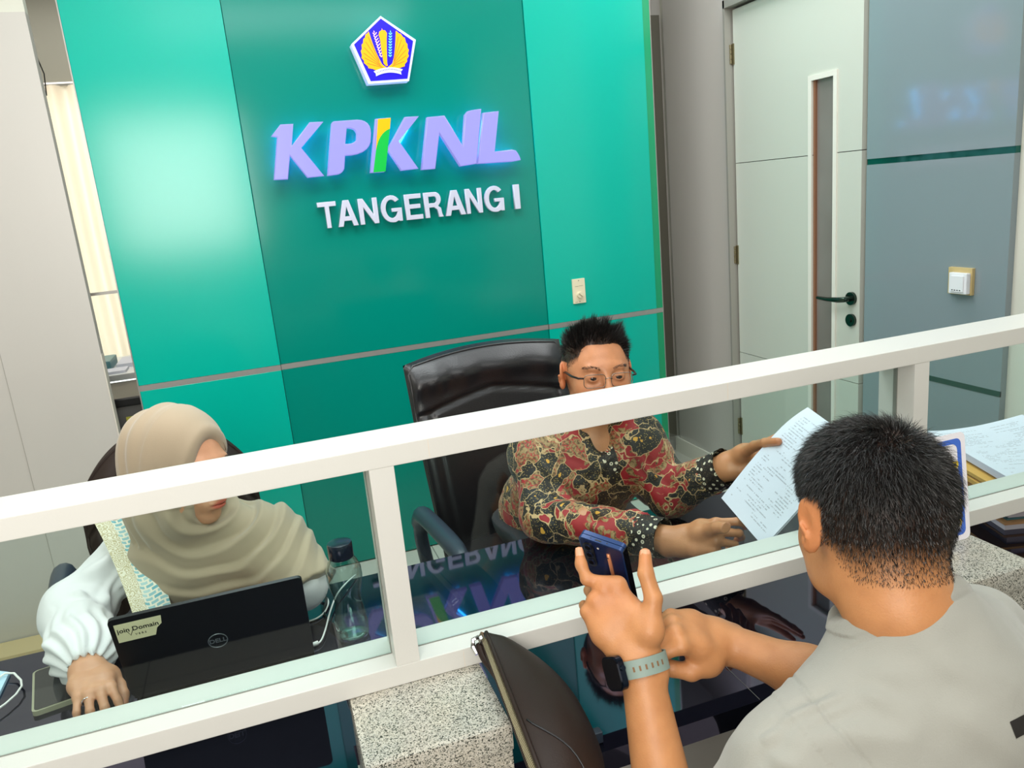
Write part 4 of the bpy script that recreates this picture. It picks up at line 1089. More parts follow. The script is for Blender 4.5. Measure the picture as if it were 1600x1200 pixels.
def add_head(S, H, w_=1.0, face=True, ears=True, jawd=0.0, lips=1.0):
    e, g = S.ell, S.lseg
    e((0, -.014, .030), (.0755 * w_, .0945, .084), H, k=.02)
    e((0, -.045, .005), (.066 * w_, .060, .070), H, k=.03)
    e((0, .030, -.015), (.064 * w_, .058, .085), H, k=.03)
    e((0, .028, -.070 - jawd), (.054 * w_, .052, .036), H, k=.03)
    e((0, .070, -.094 - jawd), (.022, .016, .015), H, k=.022)
    for s_ in (-1, 1):
        e((s_ * .040, .054, -.030), (.026, .026, .026), H, k=.025)
        e((s_ * .050, .018, -.070 - jawd), (.014, .034, .020), H, k=.025)
        if ears:
            EM = H @ Matrix.Translation((s_ * .0765 * w_, -.012, -.006)) @ Matrix.Rotation(s_ * math.radians(-22), 4, 'Z') @ Matrix.Rotation(math.radians(-8), 4, 'X')
            e((s_ * .006, -.006, .004), (.0065, .0185, .031), EM, k=.008)
            e((s_ * .004, .004, -.020), (.0065, .010, .012), EM, k=.008)
            e((s_ * .013, -.002, .006), (.006, .0105, .018), EM, k=.005, op='sub')
            e((s_ * .014, .004, -.008), (.007, .007, .009), EM, k=.004, op='sub')
            g(EM, (s_ * .012, .004, .004), (s_ * .012, -.004, -.014), .0028, .003, k=.005)
    if face:
        e((0, .079, .024), (.045, .012, .012), H, k=.016)
        for s_ in (-1, 1): e((s_ * .032, .098, .001), (.017, .016, .0125), H, k=.014, op='sub')
        g(H, (0, .088, .014), (0, .109, -.026), .0062, .0095, k=.014)
        e((0, .106, -.031), (.0115, .0115, .0095), H, k=.008)
        for s_ in (-1, 1):
            e((s_ * .0135, .096, -.034), (.0085, .0105, .0078), H, k=.006)
            e((s_ * .0065, .103, -.0415), (.0042, .0045, .003), H, k=.003, op='sub')
        # eyelids with a slit, eyeballs are a part of their own
        for s_ in (-1, 1):
            e((s_ * .0315, .0775, .0015), (.0165, .0135, .0130), H, k=.006)
            e((s_ * .0315, .0935, .0005), (.0130, .0090, .0036), H, k=.003, op='sub')
        e((0, .082, -.060 - jawd * .5), (.030, .016, .018), H, k=.015)
        e((0, .0955, -.0585 - jawd * .5), (.0215, .0085, .0048 * lips), H, k=.006)
        e((0, .0940, -.0680 - jawd * .5), (.0185, .0085, .0056 * lips), H, k=.006)
        e((0, .1040, -.0632 - jawd * .5), (.022, .010, .0009), H, k=.003, op='sub')
        e((0, .094, -.080 - jawd), (.016, .006, .004), H, k=.008, op='sub')

def tone_head(V, H, col, lip=(.92, .55, .55), lipz=-.063, stubble=None):
    Hi = H.inverted(); Rm = np.array(Hi)[:3, :3]; t = np.array(Hi)[:3, 3]
    L = V @ Rm.T + t
    near = (np.abs(L) < .16).all(1)
    x, y, z = L[:, 0], L[:, 1], L[:, 2]
    lm = near & (y > .082) & (((x / .024) ** 2 + ((z - lipz) / .0115) ** 2) < 1)
    wgt = np.clip(1.6 * (1 - ((x / .024) ** 2 + ((z - lipz) / .0115) ** 2)), 0, 1) * lm
    col *= 1 + wgt[:, None] * (np.array(lip) - 1)
    ck = near * np.exp(-(((np.abs(x) - .042) / .02) ** 2 + ((z + .032) / .02) ** 2)) * (y > .02)
    col *= 1 + ck[:, None] * (np.array([1.04, .93, .90]) - 1)
    er = near & (np.abs(x) > .076) & (np.abs(z) < .045) & (y < .02)
    col *= np.where(er[:, None], np.array([1.06, .90, .84]), 1)
    return L, near

def add_eyes(H, parent, iris='#2a1a12'):
    WH = mat('eye_white', '#e9e4de', .15, spec=.6); IR = mat('dark_iris', iris, .08, spec=.8)
    for s_ in (-1, 1):
        c = H @ Vector((s_ * .0315, .0768, .0008)); f = (H.to_3x3() @ Vector((0, 1, -.12))).normalized()
        q = MB(); u = f.orthogonal().normalized(); v = f.cross(u)
        pr_ = [(.0126 * math.sin(PI * i / 14), .0126 * math.cos(PI * i / 14)) for i in range(15)]
        b = 0; vs = []; n_ = 20
        for r_, h_ in pr_:
            for k in range(n_): vs.append(c + (u * math.cos(2 * PI * k / n_) + v * math.sin(2 * PI * k / n_)) * r_ + f * h_)
        fs = []; 
        for i in range(14):
            for k in range(n_): fs.append((i * n_ + k, i * n_ + (k + 1) % n_, (i + 1) * n_ + (k + 1) % n_, (i + 1) * n_ + k))
        q.add(vs, fs); 
        for i in range(len(q.mi)): q.mi[i] = 1 if i < 3 * n_ else 0
        part(q, 'eye', [WH, IR], parent, smooth=True)

# ------------------------------------------------------------------ hands
class Hand:
    """u along the fingers, n where the palm faces, side +1 right hand, -1 left hand"""
    def __init__(s, W, d, n, side, sc_=1.0):
        s.W = Vector(W); s.d = Vector(d).normalized(); n = Vector(n); s.n = (n - s.d * n.dot(s.d)).normalized()
        s.s = s.d.cross(s.n) * side; s.k = sc_
    def inv(s, P):
        q = (Vector(P) - s.W) / s.k; return (q.dot(s.d), q.dot(s.s), q.dot(s.n))
    def p(s, a, b, c): return s.W + (s.d * a + s.s * b + s.n * c) * s.k
    def build(s, S, bends, thumb, spread=(.10, .02, -.05, -.13), fat=1.0, pts=None):
        """bends: per finger (index..little) three angles in degrees; thumb: list of local points"""
        k = s.k; f_ = fat
        mc = [(.092, .027, .000), (.096, .007, -.003), (.090, -.013, -.001), (.081, -.031, .004)]
        ln = [(.043, .026, .021), (.048, .030, .022), (.044, .028, .022), (.034, .021, .019)]
        rd = [.0090, .0092, .0087, .0076]
        S.seg(s.p(-.03, .010, 0), s.p(.012, .010, 0), .0225 * k * f_, .022 * k * f_, k=.014)
        S.seg(s.p(-.03, -.010, 0), s.p(.012, -.010, 0), .0215 * k * f_, .020 * k * f_, k=.014)
        for i, (a, b, c) in enumerate(mc):
            S.seg(s.p(.008, b * .5, .004), s.p(a * .55, b * .85, .003), .0175 * k * f_, .0150 * k * f_, k=.016)
            S.seg(s.p(a * .55, b * .85, .003), s.p(a, b, c), .0150 * k * f_, rd[i] * 1.25 * k * f_, k=.014)
        s.tips = []
        for i, (a, b, c) in enumerate(mc):
            P = s.p(a, b, c); ang = 0; sp = spread[i]
            base = (s.d * math.cos(sp) + s.s * math.sin(sp)).normalized()
            rr = rd[i] * k * f_
            if pts and i in pts:
                Q0 = P
                for j, Q_ in enumerate(pts[i]):
                    S.seg(Q0, Q_, rr * (1.12 if j == 0 else 1.0), rr * (.95 if j < 2 else .82), k=.006 if j else .010)
                    dr_ = (Q_ - Q0).normalized(); Q0 = Q_; rr *= .95
                s.tips.append((Q0, dr_, s.n)); continue
            for j in range(3):
                ang += math.radians(bends[i][j])
                dr_ = base * math.cos(ang) + s.n * math.sin(ang)
                Q_ = P + dr_ * ln[i][j] * k
                S.seg(P, Q_, rr * (1.08 if j == 0 else 1.0), rr * (.93 if j < 2 else .80), k=.0035 if j else .007)
                P = Q_; rr *= .94
            s.tips.append((P, dr_, base * -math.sin(ang) + s.n * math.cos(ang)))
        T = [s.p(*q) for q in thumb]; R_ = [.0150, .0125, .0112, .0088]
        S.seg(s.p(.012, .012, .006), T[0], .017 * k * f_, R_[0] * k * f_, k=.016)
        for j in range(3): S.seg(T[j], T[j + 1], R_[j] * k * f_, R_[j + 1] * k * f_, k=.012 if j == 0 else .004)
        S.seg(T[0], s.p(.055, .022, .004), .014 * k * f_, .012 * k * f_, k=.02)
        s.thumb_tip = (T[3], (T[3] - T[2]).normalized())
        return s
    def nails(s, parent, thumb_up=None, which=(0, 1, 2, 3)):
        NM = mat('finger_nail', '#dba281', .3, spec=.6)
        def nail(P, d, up, r, ln_):
            up = (up - d * up.dot(d)).normalized(); sd_ = d.cross(up)
            q = MB()
            def fn(u, v):
                a = (u - .5) * 1.7; ww = r * .92
                return P + d * ((v - .62) * ln_) + (up * math.cos(a) + sd_ * math.sin(a)) * (ww + .0009) * (1 - .10 * v)
            q.sheet(fn, 6, 4)
            part(q, 'finger_nail', NM, parent, smooth=True)
        for i in which:
            P, d, inn = s.tips[i]; nail(P, d, -inn, [.0067, .0068, .0064, .0056][i] * s.k, .012 * s.k)
        if thumb_up is not None: nail(s.thumb_tip[0], s.thumb_tip[1], Vector(thumb_up), .0090 * s.k, .015 * s.k)

# ------------------------------------------------------------------ hair strands
def strands(name, P, Nn, D, ln, r0, matl, parent, seg=3, sides=3, droop=None, jit=.25, seed=1, kind='stuff'):
    """tapered hairs: roots P, first direction D, lengths ln; droop bends each hair"""
    rg = np.random.RandomState(seed); n = len(P)
    D = D + rg.randn(n, 3) * jit; D /= np.linalg.norm(D, axis=1)[:, None]
    if droop is None: droop = np.zeros((n, 3))
    up = np.cross(D, rg.randn(n, 3)); up /= np.linalg.norm(up, axis=1)[:, None]; sd_ = np.cross(D, up)
    V = []; 
    for j in range(seg + 1):
        t = j / seg
        c = P + D * (ln * t)[:, None] + droop * (ln * t * t)[:, None]
        rad = r0 * (1 - t) ** .7
        if j == seg: V.append(c[:, None, :])
        else: V.append(np.stack([c + (up * math.cos(2 * PI * k / sides) + sd_ * math.sin(2 * PI * k / sides)) * rad for k in range(sides)], 1))
    per = seg * sides + 1
    VV = np.concatenate(V, 1).reshape(-1, 3)
    T = []
    for j in range(seg):
        for k in range(sides):
            a, b = j * sides + k, j * sides + (k + 1) % sides
            if j < seg - 1: T += [(a, b, b + sides), (a, b + sides, a + sides)]
            else: T.append((a, b, seg * sides))
    T = np.array(T); TT = (T[None] + (np.arange(n) * per)[:, None, None]).reshape(-1, 3)
    o = np_mesh(name, VV, TT, matl, parent, smooth=False)
    if kind: o['kind'] = kind
    return o
def cloth_bump(mt, scale, strength, dist=.002):
    nt = mt.node_tree; p = nt.nodes['Principled BSDF']
    tc = N(nt, 'ShaderNodeTexCoord'); n = N(nt, 'ShaderNodeTexNoise'); n.inputs['Scale'].default_value = scale; n.inputs['Detail'].default_value = 3
    nt.links.new(tc.outputs['Object'], n.inputs['Vector']); b = N(nt, 'ShaderNodeBump'); b.inputs['Strength'].default_value = strength; b.inputs['Distance'].default_value = dist
    nt.links.new(n.outputs['Fac'], b.inputs['Height']); nt.links.new(b.outputs[0], p.inputs['Normal'])
HAIR = mat('black_hair', '#131110', .38, spec=.5)
# ================================================================== THE CLIENT in the grey T-shirt (seen from behind)
cl = thing('person', 'person seen from behind in a grey T-shirt holding up a blue phone, short black hair', 'person', (.58, .35, 0))
HC = head_matrix(at(1360, 808, D=.955), 16, 20, -3)
cax = (CAM_R * -.38 - CAM_D * .84 + CAM_F * .38).normalized()
Nk = at(1402, 938, D=.935)
fC = Vector((math.sin(math.radians(12)), math.cos(math.radians(12)), 0)); rC = Vector((fC.y, -fC.x, 0))
LS = at(1232, 1210, D=.86); RS = Nk + (Nk - LS) * .98; RS.z = LS.z
rC = (RS - LS); rC.z = 0; rC.normalize(); fC = Vector((-rC.y, rC.x, 0))
LW, LK = at(1000, 1034, D=1.05), at(944, 935, D=1.075)
LE = at(1070, 1420, D=.98)
RW, RK = at(1124, 1000, D=1.15), at(1055, 985, D=1.11)
RE = at(1345, 1088, D=1.07)
PEL = Vector((.62, .28, .55))
view = (LW - CAM).normalized()
hb0 = Vector([min(LW[i], LK[i], RW[i]) - .10 for i in range(3)]); hb1 = Vector([max(LW[i], LK[i], RW[i]) + .10 for i in range(3)])
S = Field((.22, .14, .42), (1.02, 1.12, 1.40), .0038, [(tuple(hb0), tuple(hb1), .0021)])
add_head(S, HC, 1.03, face=False)
S.lseg(HC, (0, -.02, -.05), (0, -.035, -.10), .056, .056, k=.03)
S.seg(HC @ Vector((0, -.035, -.06)), Nk - cax * .09, .052, .058, k=.03)
S.seg(Nk + Vector((0, -.03, -.15)), PEL, .10, .12, k=.06, sq=(fC, 1.25))
S.seg(Nk - cax * .10, LS, .045, .044, k=.04); S.seg(Nk - cax * .10, RS, .045, .044, k=.04)
S.seg(LS, LE, .046, .038, k=.03); S.seg(RS, RE, .046, .038, k=.03)
def forearm(S, E_, W_, r0, r1, r2, side):
    m_ = E_ + (W_ - E_) * .35
    S.seg(E_, m_, r0 * .95, r0, k=.03); S.seg(m_, W_, r0, r1, k=.03)
forearm(S, LE, LW, .041, .0268, .026, -1); forearm(S, RE, RW, .036, .0265, .026, 1)
hl = Hand(LW + (LK - LW).normalized() * .012, LK - LW, view + Vector((.0, .10, .0)), -1, .96)
hl.build(S, [(50, 12, 6), (74, 40, 20), (70, 48, 22), (74, 50, 24)], [hl.inv(at(1015, 985, D=1.043)), hl.inv(at(1021, 935, D=1.050)), hl.inv(at(1009, 896, D=1.058)), hl.inv(at(1008, 866, D=1.066))], spread=(-.26, -.06, .0, .04), fat=1.0, pts={0: [at(917, 905, D=1.083), at(908, 882, D=1.090), at(905, 861, D=1.096)]})
hr = Hand(RW, RK - RW, Vector((.05, .45, -1)), 1, .97)
hr.build(S, [(52, 78, 50), (60, 82, 50), (64, 84, 50), (66, 84, 50)], [(.030, .034, .014), (.056, .044, .030), (.082, .036, .040), (.102, .020, .046)], fat=1.05)
V, Q = S.mesh(2); nn = normals(V, Q)
col = np.ones((len(V), 3)); L, near = tone_head(V, HC, col)
# stubbled scalp: hair roots darken the skin where the hair grows
def hair_line(L):
    x, y, z = L[:, 0], L[:, 1], L[:, 2]
    front = (z > .078 - .10 * np.clip(np.abs(x) / .07, 0, 1) ** 6) | (y < .045)
    low = np.where(y > .012, .012 + .6 * (y - .012), np.where(y > -.022, .012 - (.012 - y) * .35, -.022 - 1.0 * np.clip(-.022 - y, 0, .05)))
    low = np.where(y < -.022, np.maximum(low, -.070), low)
    return front & (z > low), z - low
hm, hd = hair_line(L)
mk = near & hm & (np.abs(L[:, 0]) < .082)
earz = near & (np.abs(L[:, 0]) > .0775) & (L[:, 2] < .03)
mk &= ~earz
w_ = np.clip(hd / .030, 0, 1) ** .8 * mk * np.where(L[:, 2] < -.02, np.clip((L[:, 2] + .075) / .055, .55, 1), 1)
col *= (1 - w_[:, None] * (1 - np.array([.05, .04, .04])))
kn = np.exp(-np.sum((V - np.array(hl.p(.09, 0, -.01))) ** 2, 1) / .0012); col *= 1 + kn[:, None] * (np.array([1.03, .93, .88]) - 1)
for P_, _, _ in hl.tips + hr.tips:
    g_ = np.exp(-np.sum((V - np.array(P_)) ** 2, 1) / .00016); col *= 1 + g_[:, None] * (np.array([1.03, .86, .80]) - 1)
g_ = np.exp(-np.sum((V - np.array(hl.thumb_tip[0])) ** 2, 1) / .0003); col *= 1 + g_[:, None] * (np.array([1.02, .88, .84]) - 1)
SK1 = skin_mat('warm_tan_skin', '#bd8557')
np_mesh('body', V, Q, SK1, cl, col)
hl.nails(cl, thumb_up=-view, which=(0,)); 
# hair: long on top, tapering to stubble at the nape
rg = np.random.RandomState(3)
cand = np.nonzero(mk & (hd > -.001))[0]
NH = 26000; pick = rg.choice(cand, NH, replace=True)
P = V[pick] + rg.randn(NH, 3) * .0012; Nr = nn[pick]; Lp = L[pick]
R3 = np.array(HC)[:3, :3]
crown = np.array([.012, -.058, .085]); dv = Lp - crown; dv /= np.linalg.norm(dv, axis=1)[:, None] + 1e-6
swirl = np.cross(np.array([0, -.4, 1.0]), dv)
comb = (dv * .9 + swirl * .35)
comb[:, 2] -= np.clip((.07 - Lp[:, 2]) / .1, 0, 1) * .8
combw = comb @ R3.T
hh = np.clip(hd[pick] / .10, 0, 1)
top = np.clip((Lp[:, 2] - .015) / .06, 0, 1)
ln = (.0022 + .0095 * hh + .017 * top) * (1 + .35 * rg.rand(NH))
ln *= .75 + .5 * rg.rand(NH)
clump = snoise(P, 260, 5)[:, None] * np.cross(Nr, combw) * .35
D = Nr * (.55 - .25 * top[:, None]) + combw * .75 + clump
strands('hair', P - Nr * .001, Nr, D, ln, .00034, HAIR, cl, seg=3, droop=-Nr * .35 + np.array([0, 0, -.12]), jit=.16, seed=2)
# T-shirt
S = Field((.22, .08, .36), (1.10, 1.02, 1.20), .0040, [(tuple(Nk - Vector((.10, .11, .09))), tuple(Nk + Vector((.10, .08, .05))), .0022)])
S.seg(LS + rC * .02, LS.lerp(Nk - cax * .13, .75), .060, .058, k=.04); S.seg(RS - rC * .02, RS.lerp(Nk - cax * .06, .75), .064, .066, k=.04)
S.seg(Nk - cax * .052, Nk - cax * .12, .082, .092, k=.03)
S.seg(Nk - cax * .05, Nk + cax * .02, .0725, .0725, k=.012); S.plane_cut(Nk - cax * .002, cax, tuple(Nk - Vector((.13, .13, .03))), tuple(Nk + Vector((.13, .13, .15))))
S.seg(Nk + Vector((0, -.02, -.17)) - rC * .06, PEL + Vector((0, 0, 0)) - rC * .05, .125, .135, k=.08, sq=(fC, 1.12))
S.seg(Nk + Vector((0, -.02, -.17)) + rC * .06, PEL + Vector((0, 0, 0)) + rC * .05, .125, .135, k=.08, sq=(fC, 1.12))
S.ell(tuple(Nk + Vector((0, -.065, -.17))), (.17, .08, .12), None, k=.07)
sl = (LE - LS); sr_ = (RE - RS)
S.seg(LS, LS + sl * .80, .064, .066, k=.035); S.seg(RS, RS + sr_ * .78, .064, .066, k=.035)
S.plane_cut(LS + sl * .74, sl, tuple(LE - Vector((.09, .09, .09))), tuple(LS + sl * .62 + Vector((.07, .07, .07)))); S.plane_cut(RS + sr_ * .70, sr_, tuple(Vector([min(RE[i], (RS + sr_ * .6)[i]) - .08 for i in range(3)])), tuple(Vector([max(RE[i], (RS + sr_ * .6)[i]) + .08 for i in range(3)])))
S.seg(LS + sl * .55, LS + sl * 1.1, .0585, .062, k=.004, op='sub'); S.seg(RS + sr_ * .55, RS + sr_ * 1.1, .0585, .062, k=.004, op='sub')
S.seg(Nk - cax * .035, Nk + cax * .10, .0645, .068, k=.004, op='sub')
V, Q = S.mesh(2); nn = normals(V, Q)
# folds: radiating from the armpit and across the shoulder
def fold(V, nn, a, b, amp, wid, rep=1, seed=0):
    """soft ridge on the cloth along the line a-b, wherever that line passes over or under the surface"""
    a = np.array(a, float); b = np.array(b, float); ab = b - a; L_ = np.linalg.norm(ab); d = ab / L_
    s_ = (V - a) @ d; t = s_ / L_; q = (V - a) - np.outer(s_, d)
    dep = np.einsum('ij,ij->i', q, nn); q = q - nn * dep[:, None]
    r_ = np.linalg.norm(q, axis=1) + .35 * wid * snoise(V, 22, seed)
    w_ = (np.exp(-(r_ / wid) ** 2) - .45 * np.exp(-((r_ - 1.7 * wid) / wid) ** 2)) * np.sin(np.pi * np.clip((t + .12) / 1.24, 0, 1)) ** .8 * (np.abs(dep) < .085)
    return nn * (amp * w_)[:, None]
def pxfold(V, nn, p, q, D, amp, wid, seed=0): return fold(V, nn, at(p[0], p[1], D=D), at(q[0], q[1], D=D), amp, wid, seed=seed)
Vd = V.copy(); LSn = np.array(LS); Nkn = np.array(Nk)
for p_, q_, D_, am, wd in (((1350, 1035), (1450, 1062), .84, .003, .013), ((1325, 1050), (1395, 1110), .83, .004, .010), ((1215, 1088), (1312, 1050), .83, .007, .010), ((1240, 1112), (1330, 1075), .82, .005, .009),
                           ((1172, 1140), (1216, 1086), .82, .007, .010), ((1130, 1150), (1240, 1196), .80, .008, .011), ((1120, 1186), (1200, 1215), .80, .007, .010), ((1290, 1130), (1420, 1160), .80, .004, .016), ((1450, 1010), (1560, 1080), .82, .004, .014), ((1500, 1100), (1600, 1190), .80, .004, .018)):
    Vd += pxfold(V, nn, p_, q_, D_, am, wd, seed=int(p_[0]) % 17)
Vd += nn * (.0010 * snoise(V, 26, 9) + .0007 * snoise(V, 85, 11))[:, None]
hc = (V - np.array(Nk)) @ np.array(cax); rc = np.linalg.norm((V - np.array(Nk)) - np.outer(hc, np.array(cax)), axis=1)
Vd += nn * (.0026 / (1 + np.exp(-np.clip((hc + .020 - (rc - .0725) * .3) / .0012, -30, 30))) * (rc < .088) * (hc < .02) - .0015 * np.exp(-((hc + .0225) / .0015) ** 2) * (rc < .10))[:, None]
# raised seam where the sleeve is set in
s1, s2, s3 = at(1262, 1085, D=.80), at(1362, 1200, D=.78), CAM
sn_ = np.array((s1 - s3).cross(s2 - s3).normalized()); sd_ = (V - np.array(CAM)) @ sn_ + .02 * ((V - LSn) @ np.array(CAM_D)) ** 2
seam = np.exp(-((sd_ / .0022) ** 2)) * (np.linalg.norm(V - LSn, axis=1) < .16)
Vd -= nn * (seam * .0030)[:, None]; Vd += nn * (.0016 / (1 + np.exp(-sd_ / .002)) * (np.abs(sd_) < .03))[:, None]
TSH = mat('grey_jersey', '#92928a', .85, sheen=.25)
cloth_bump(TSH, 520, .25, .0015)
np_mesh('t_shirt', Vd, Q, TSH, cl)
from mathutils.bvhtree import BVHTree
bvt = BVHTree.FromPolygons([tuple(x) for x in Vd], [tuple(int(i) for i in x) for x in Q])
def on_shirt(px, py):
    d_ = (at(px, py, D=1) - CAM).normalized(); h_ = bvt.ray_cast(CAM, d_)
    return h_[0] + h_[1].normalized() * .0008 if h_[0] is not None else at(px, py, D=.75)
q = MB(); q.sheet(lambda u, v: on_shirt(1577 + 46 * u + 10 * v, 1128 - 24 * u + 26 * v), 8, 5)
part(q, 'printed_patch', mat('black_print', '#1b1816', .6), cl)
# trousers, seat
TR = mat('dark_trousers', '#2b2d33', .8)
S = Field((.28, .05, .0), (.98, .98, .66), .011)
hipL, hipR = PEL - rC * .09, PEL + rC * .09
for h_, kx in ((hipL, -.10), (hipR, .13)):
    knee = Vector((h_.x + kx, .66, .53)); ank = Vector((h_.x + kx * 1.2, .72, .12))
    S.seg(h_, knee, .085, .065, k=.04); S.seg(knee, ank, .062, .045, k=.03)
S.seg(hipL, hipR, .11, .11, k=.05)
V, Q = S.mesh(1); np_mesh('trousers', V, Q, TR, cl)
for h_, kx in ((hipL, -.10), (hipR, .13)):
    S = Field((h_.x + kx * 1.2 - .08, .60, -.005), (h_.x + kx * 1.2 + .08, .98, .16), .006)
    ank = Vector((h_.x + kx * 1.2, .72, .10))
    S.seg(ank, (ank.x, .72, .045), .042, .04, k=.02); S.seg((ank.x, .68, .042), (ank.x, .88, .034), .042, .034, k=.03)
    S.plane_cut((0, 0, .004), (0, 0, -1))
    V, Q = S.mesh(1); np_mesh('shoe', V, Q, mat('black_shoe', '#141414', .4), cl)
st = thing('stool', 'black padded stool under the person in the grey T-shirt', 'stool', (.57, .20, 0))
part(MB().lathe([(.17, .355), (.19, .365), (.19, .395), (.17, .40)], (.60, .24, 0), 32), 'seat', LEATHER_B, st, smooth=True)
part(MB().tube([(.60, .24, .02), (.60, .24, .37)], .025, 16), 'column', STEEL, st, auto=40)
part(MB().lathe([(.20, .0), (.21, .008), (.19, .02), (.03, .045)], (.60, .24, 0), 32), 'foot_plate', STEEL, st, auto=40)

# ---- the phone in the left hand
pt = thing('folding_phone', 'dark blue folding phone with a copper pen, held up by the person in grey', 'phone', tuple(at(950, 880, D=1.08)))
pTL, pTR = at(903, 837, D=1.108), at(969, 860, D=1.072)
pw = (pTR - pTL); pL = at(985, 915, D=1.118) - pTR
pw.normalize(); pL = (pL - pw * pL.dot(pw)).normalized(); pn = pw.cross(pL)
if pn.dot(CAM - pTL) < 0: pn = -pn
PWD, PHT, PTH = .070, .152, .0135
def pp(x, y, z): return pTL + pw * x + pL * y - pn * z     # z into the phone, away from the camera
NAVY = mat('navy_phone_metal', '#1d3a6b', .28, metal=.35, spec=.6); NAVY2 = mat('navy_phone_back', '#121f45', .22, spec=.6)
for z0, z1 in ((0, .0062), (.0073, PTH)):
    q = MB(); q.prism([pp(x, y, z0) for x, y in rrect(PWD, PHT, .006)], -pn * (z1 - z0)); part(q, 'half_shell', NAVY, pt, auto=35)
part(MB().prism([pp(x + .002, y + .003, -.0002) for x, y in rrect(PWD - .004, PHT - .006, .005)], -pn * .0008), 'back_cover', NAVY2, pt)
part(MB().prism([pp(PWD - .0005, y, .001) for y in (.004, PHT - .004)] + [pp(PWD - .0005, y, PTH - .001) for y in (PHT - .004, .004)], pw * .0012), 'spine', mat('black_gloss_spine', '#07080c', .08, spec=.8), pt)
cb_ = MB().prism([pp(x + .006, y + .008, 0) for x, y in rrect(.017, .052, .0085)], pn * .0022)
cbo = part(cb_, 'camera_bump', BLACKP, pt, auto=35)
for k in range(3):
    c_ = pp(.0145, .0165 + k * .0165, -.0022)
    part(MB().tube([c_, c_ + pn * .0012], .0062, 20), 'lens_ring', mat('lens_ring_navy', '#2a3656', .25, metal=.7), cbo, auto=40)
    part(MB().tube([c_ + pn * .0011, c_ + pn * .0014], .0042, 20), 'lens', mat('lens_glass', '#0a0a10', .03, spec=1), cbo)
part(MB().tube([pp(.030, .014, -.0001), pp(.030, .014, -.0007)], .0017, 12), 'flash', mat('flash_white', '#d9d4c8', .3), pt)
cop = MB(); cop.tube([pp(.046, .018, -.0010), pp(.046, .115, -.0010)], .0027, 10)
part(cop, 'copper_pen', mat('copper_anodised', '#d08a63', .3, metal=.5), pt, smooth=True)
part(MB().tube([pp(.046, .024, -.0034), pp(.046, .024, -.0040)], .0012, 10), 'pen_button', BLACKP, pt)
sl_ = MB(); 
for x0 in (.026,): sl_.obox(pp(x0, -.0003, .002), pw * .010, pL * .0006, -pn * .0022)
part(sl_, 'speaker_slot', BLACKP, pt)
for x0 in (.018, .044): part(MB().obox(pp(x0, -.0003, .0028), pw * .0016, pL * .0006, -pn * .0016), 'microphone_hole', BLACKP, pt)

# ---- the wrist watch
wt = bpy.data.objects.new('wristwatch', None); C.objects.link(wt); wt.parent = cl; wt.location = tuple(Vector(LW) - Vector(cl.location))
wax = (LK - LE).normalized(); wc = LW + (LE - LW).normalized() * .004
wr = (CAM_R - wax * CAM_R.dot(wax)).normalized(); wv_ = wax.cross(wr)
if wv_.dot(CAM - wc) < 0: wv_ = -wv_
RXW, RYW = .0345, .0300
STRP = mat('sage_silicone_strap', '#7f9189', .55); 
sm_ = MB(); WS = .0115
def strapf(rad):
    def fn(u, v):
        a = 2 * PI * u
        hw = WS * (1.0 if True else 1)
        return wc + wr * math.cos(a) * (RXW + rad) + wv_ * math.sin(a) * (RYW + rad) + wax * (hw * (2 * v - 1))
    return fn
sm_.sheet(strapf(.0032), 64, 4); sm_.sheet(strapf(.0008), 64, 4)
for v in (0, 1):
    b = len(sm_.v); 
    for k in range(65): sm_.v.append(tuple(strapf(.0032)(k / 64, v))); sm_.v.append(tuple(strapf(.0008)(k / 64, v)))
    for k in range(64): sm_.f.append((b + 2 * k, b + 2 * k + 1, b + 2 * k + 3, b + 2 * k + 2)); sm_.mi.append(0)
part(sm_, 'strap', STRP, wt, smooth=True)
for k in range(6):
    a = math.radians(112 - k * 13)
    c_ = wc + wr * math.cos(a) * (RXW + .0032) + wv_ * math.sin(a) * (RYW + .0032); n_ = (wr * math.cos(a) + wv_ * math.sin(a)).normalized(); t_ = wax.cross(n_)
    part(MB().obox(c_ - wax * .0032 - t_ * .0013 - n_ * .0006, wax * .0064, t_ * .0026, n_ * .0010), 'strap_hole', mat('strap_hole_dark', '#7a5a3c', .7), wt)
# case sits on the thumb-less side, facing image left
ca = math.radians(152); cn_ = (wr * math.cos(ca) + wv_ * math.sin(ca)).normalized(); ct_ = wax.cross(cn_).normalized()
cc_ = wc + wr * math.cos(ca) * (RXW + .004) + wv_ * math.sin(ca) * (RYW + .004)
def wp(x, y, z): return cc_ + ct_ * (x - .019) + wax * (y - .022) + cn_ * z
part(MB().prism([wp(x, y, 0) for x, y in rrect(.038, .044, .010)], cn_ * .0085), 'case', mat('midnight_case', '#1b2433', .15, metal=.7), wt, auto=40)
part(MB().prism([wp(x + .002, y + .002, .0085) for x, y in rrect(.034, .040, .009)], cn_ * .0016), 'watch_glass', mat('watch_screen', '#0a0c10', .04, spec=.9), wt, auto=40)
part(MB().tube([wp(.039, .028, .0045), wp(.0415, .028, .0045)], .0035, 14), 'crown', mat('midnight_case', '#1b2433', .15, metal=.7), wt)
for o_ in wt.children: o_.location = -Vector(LW)
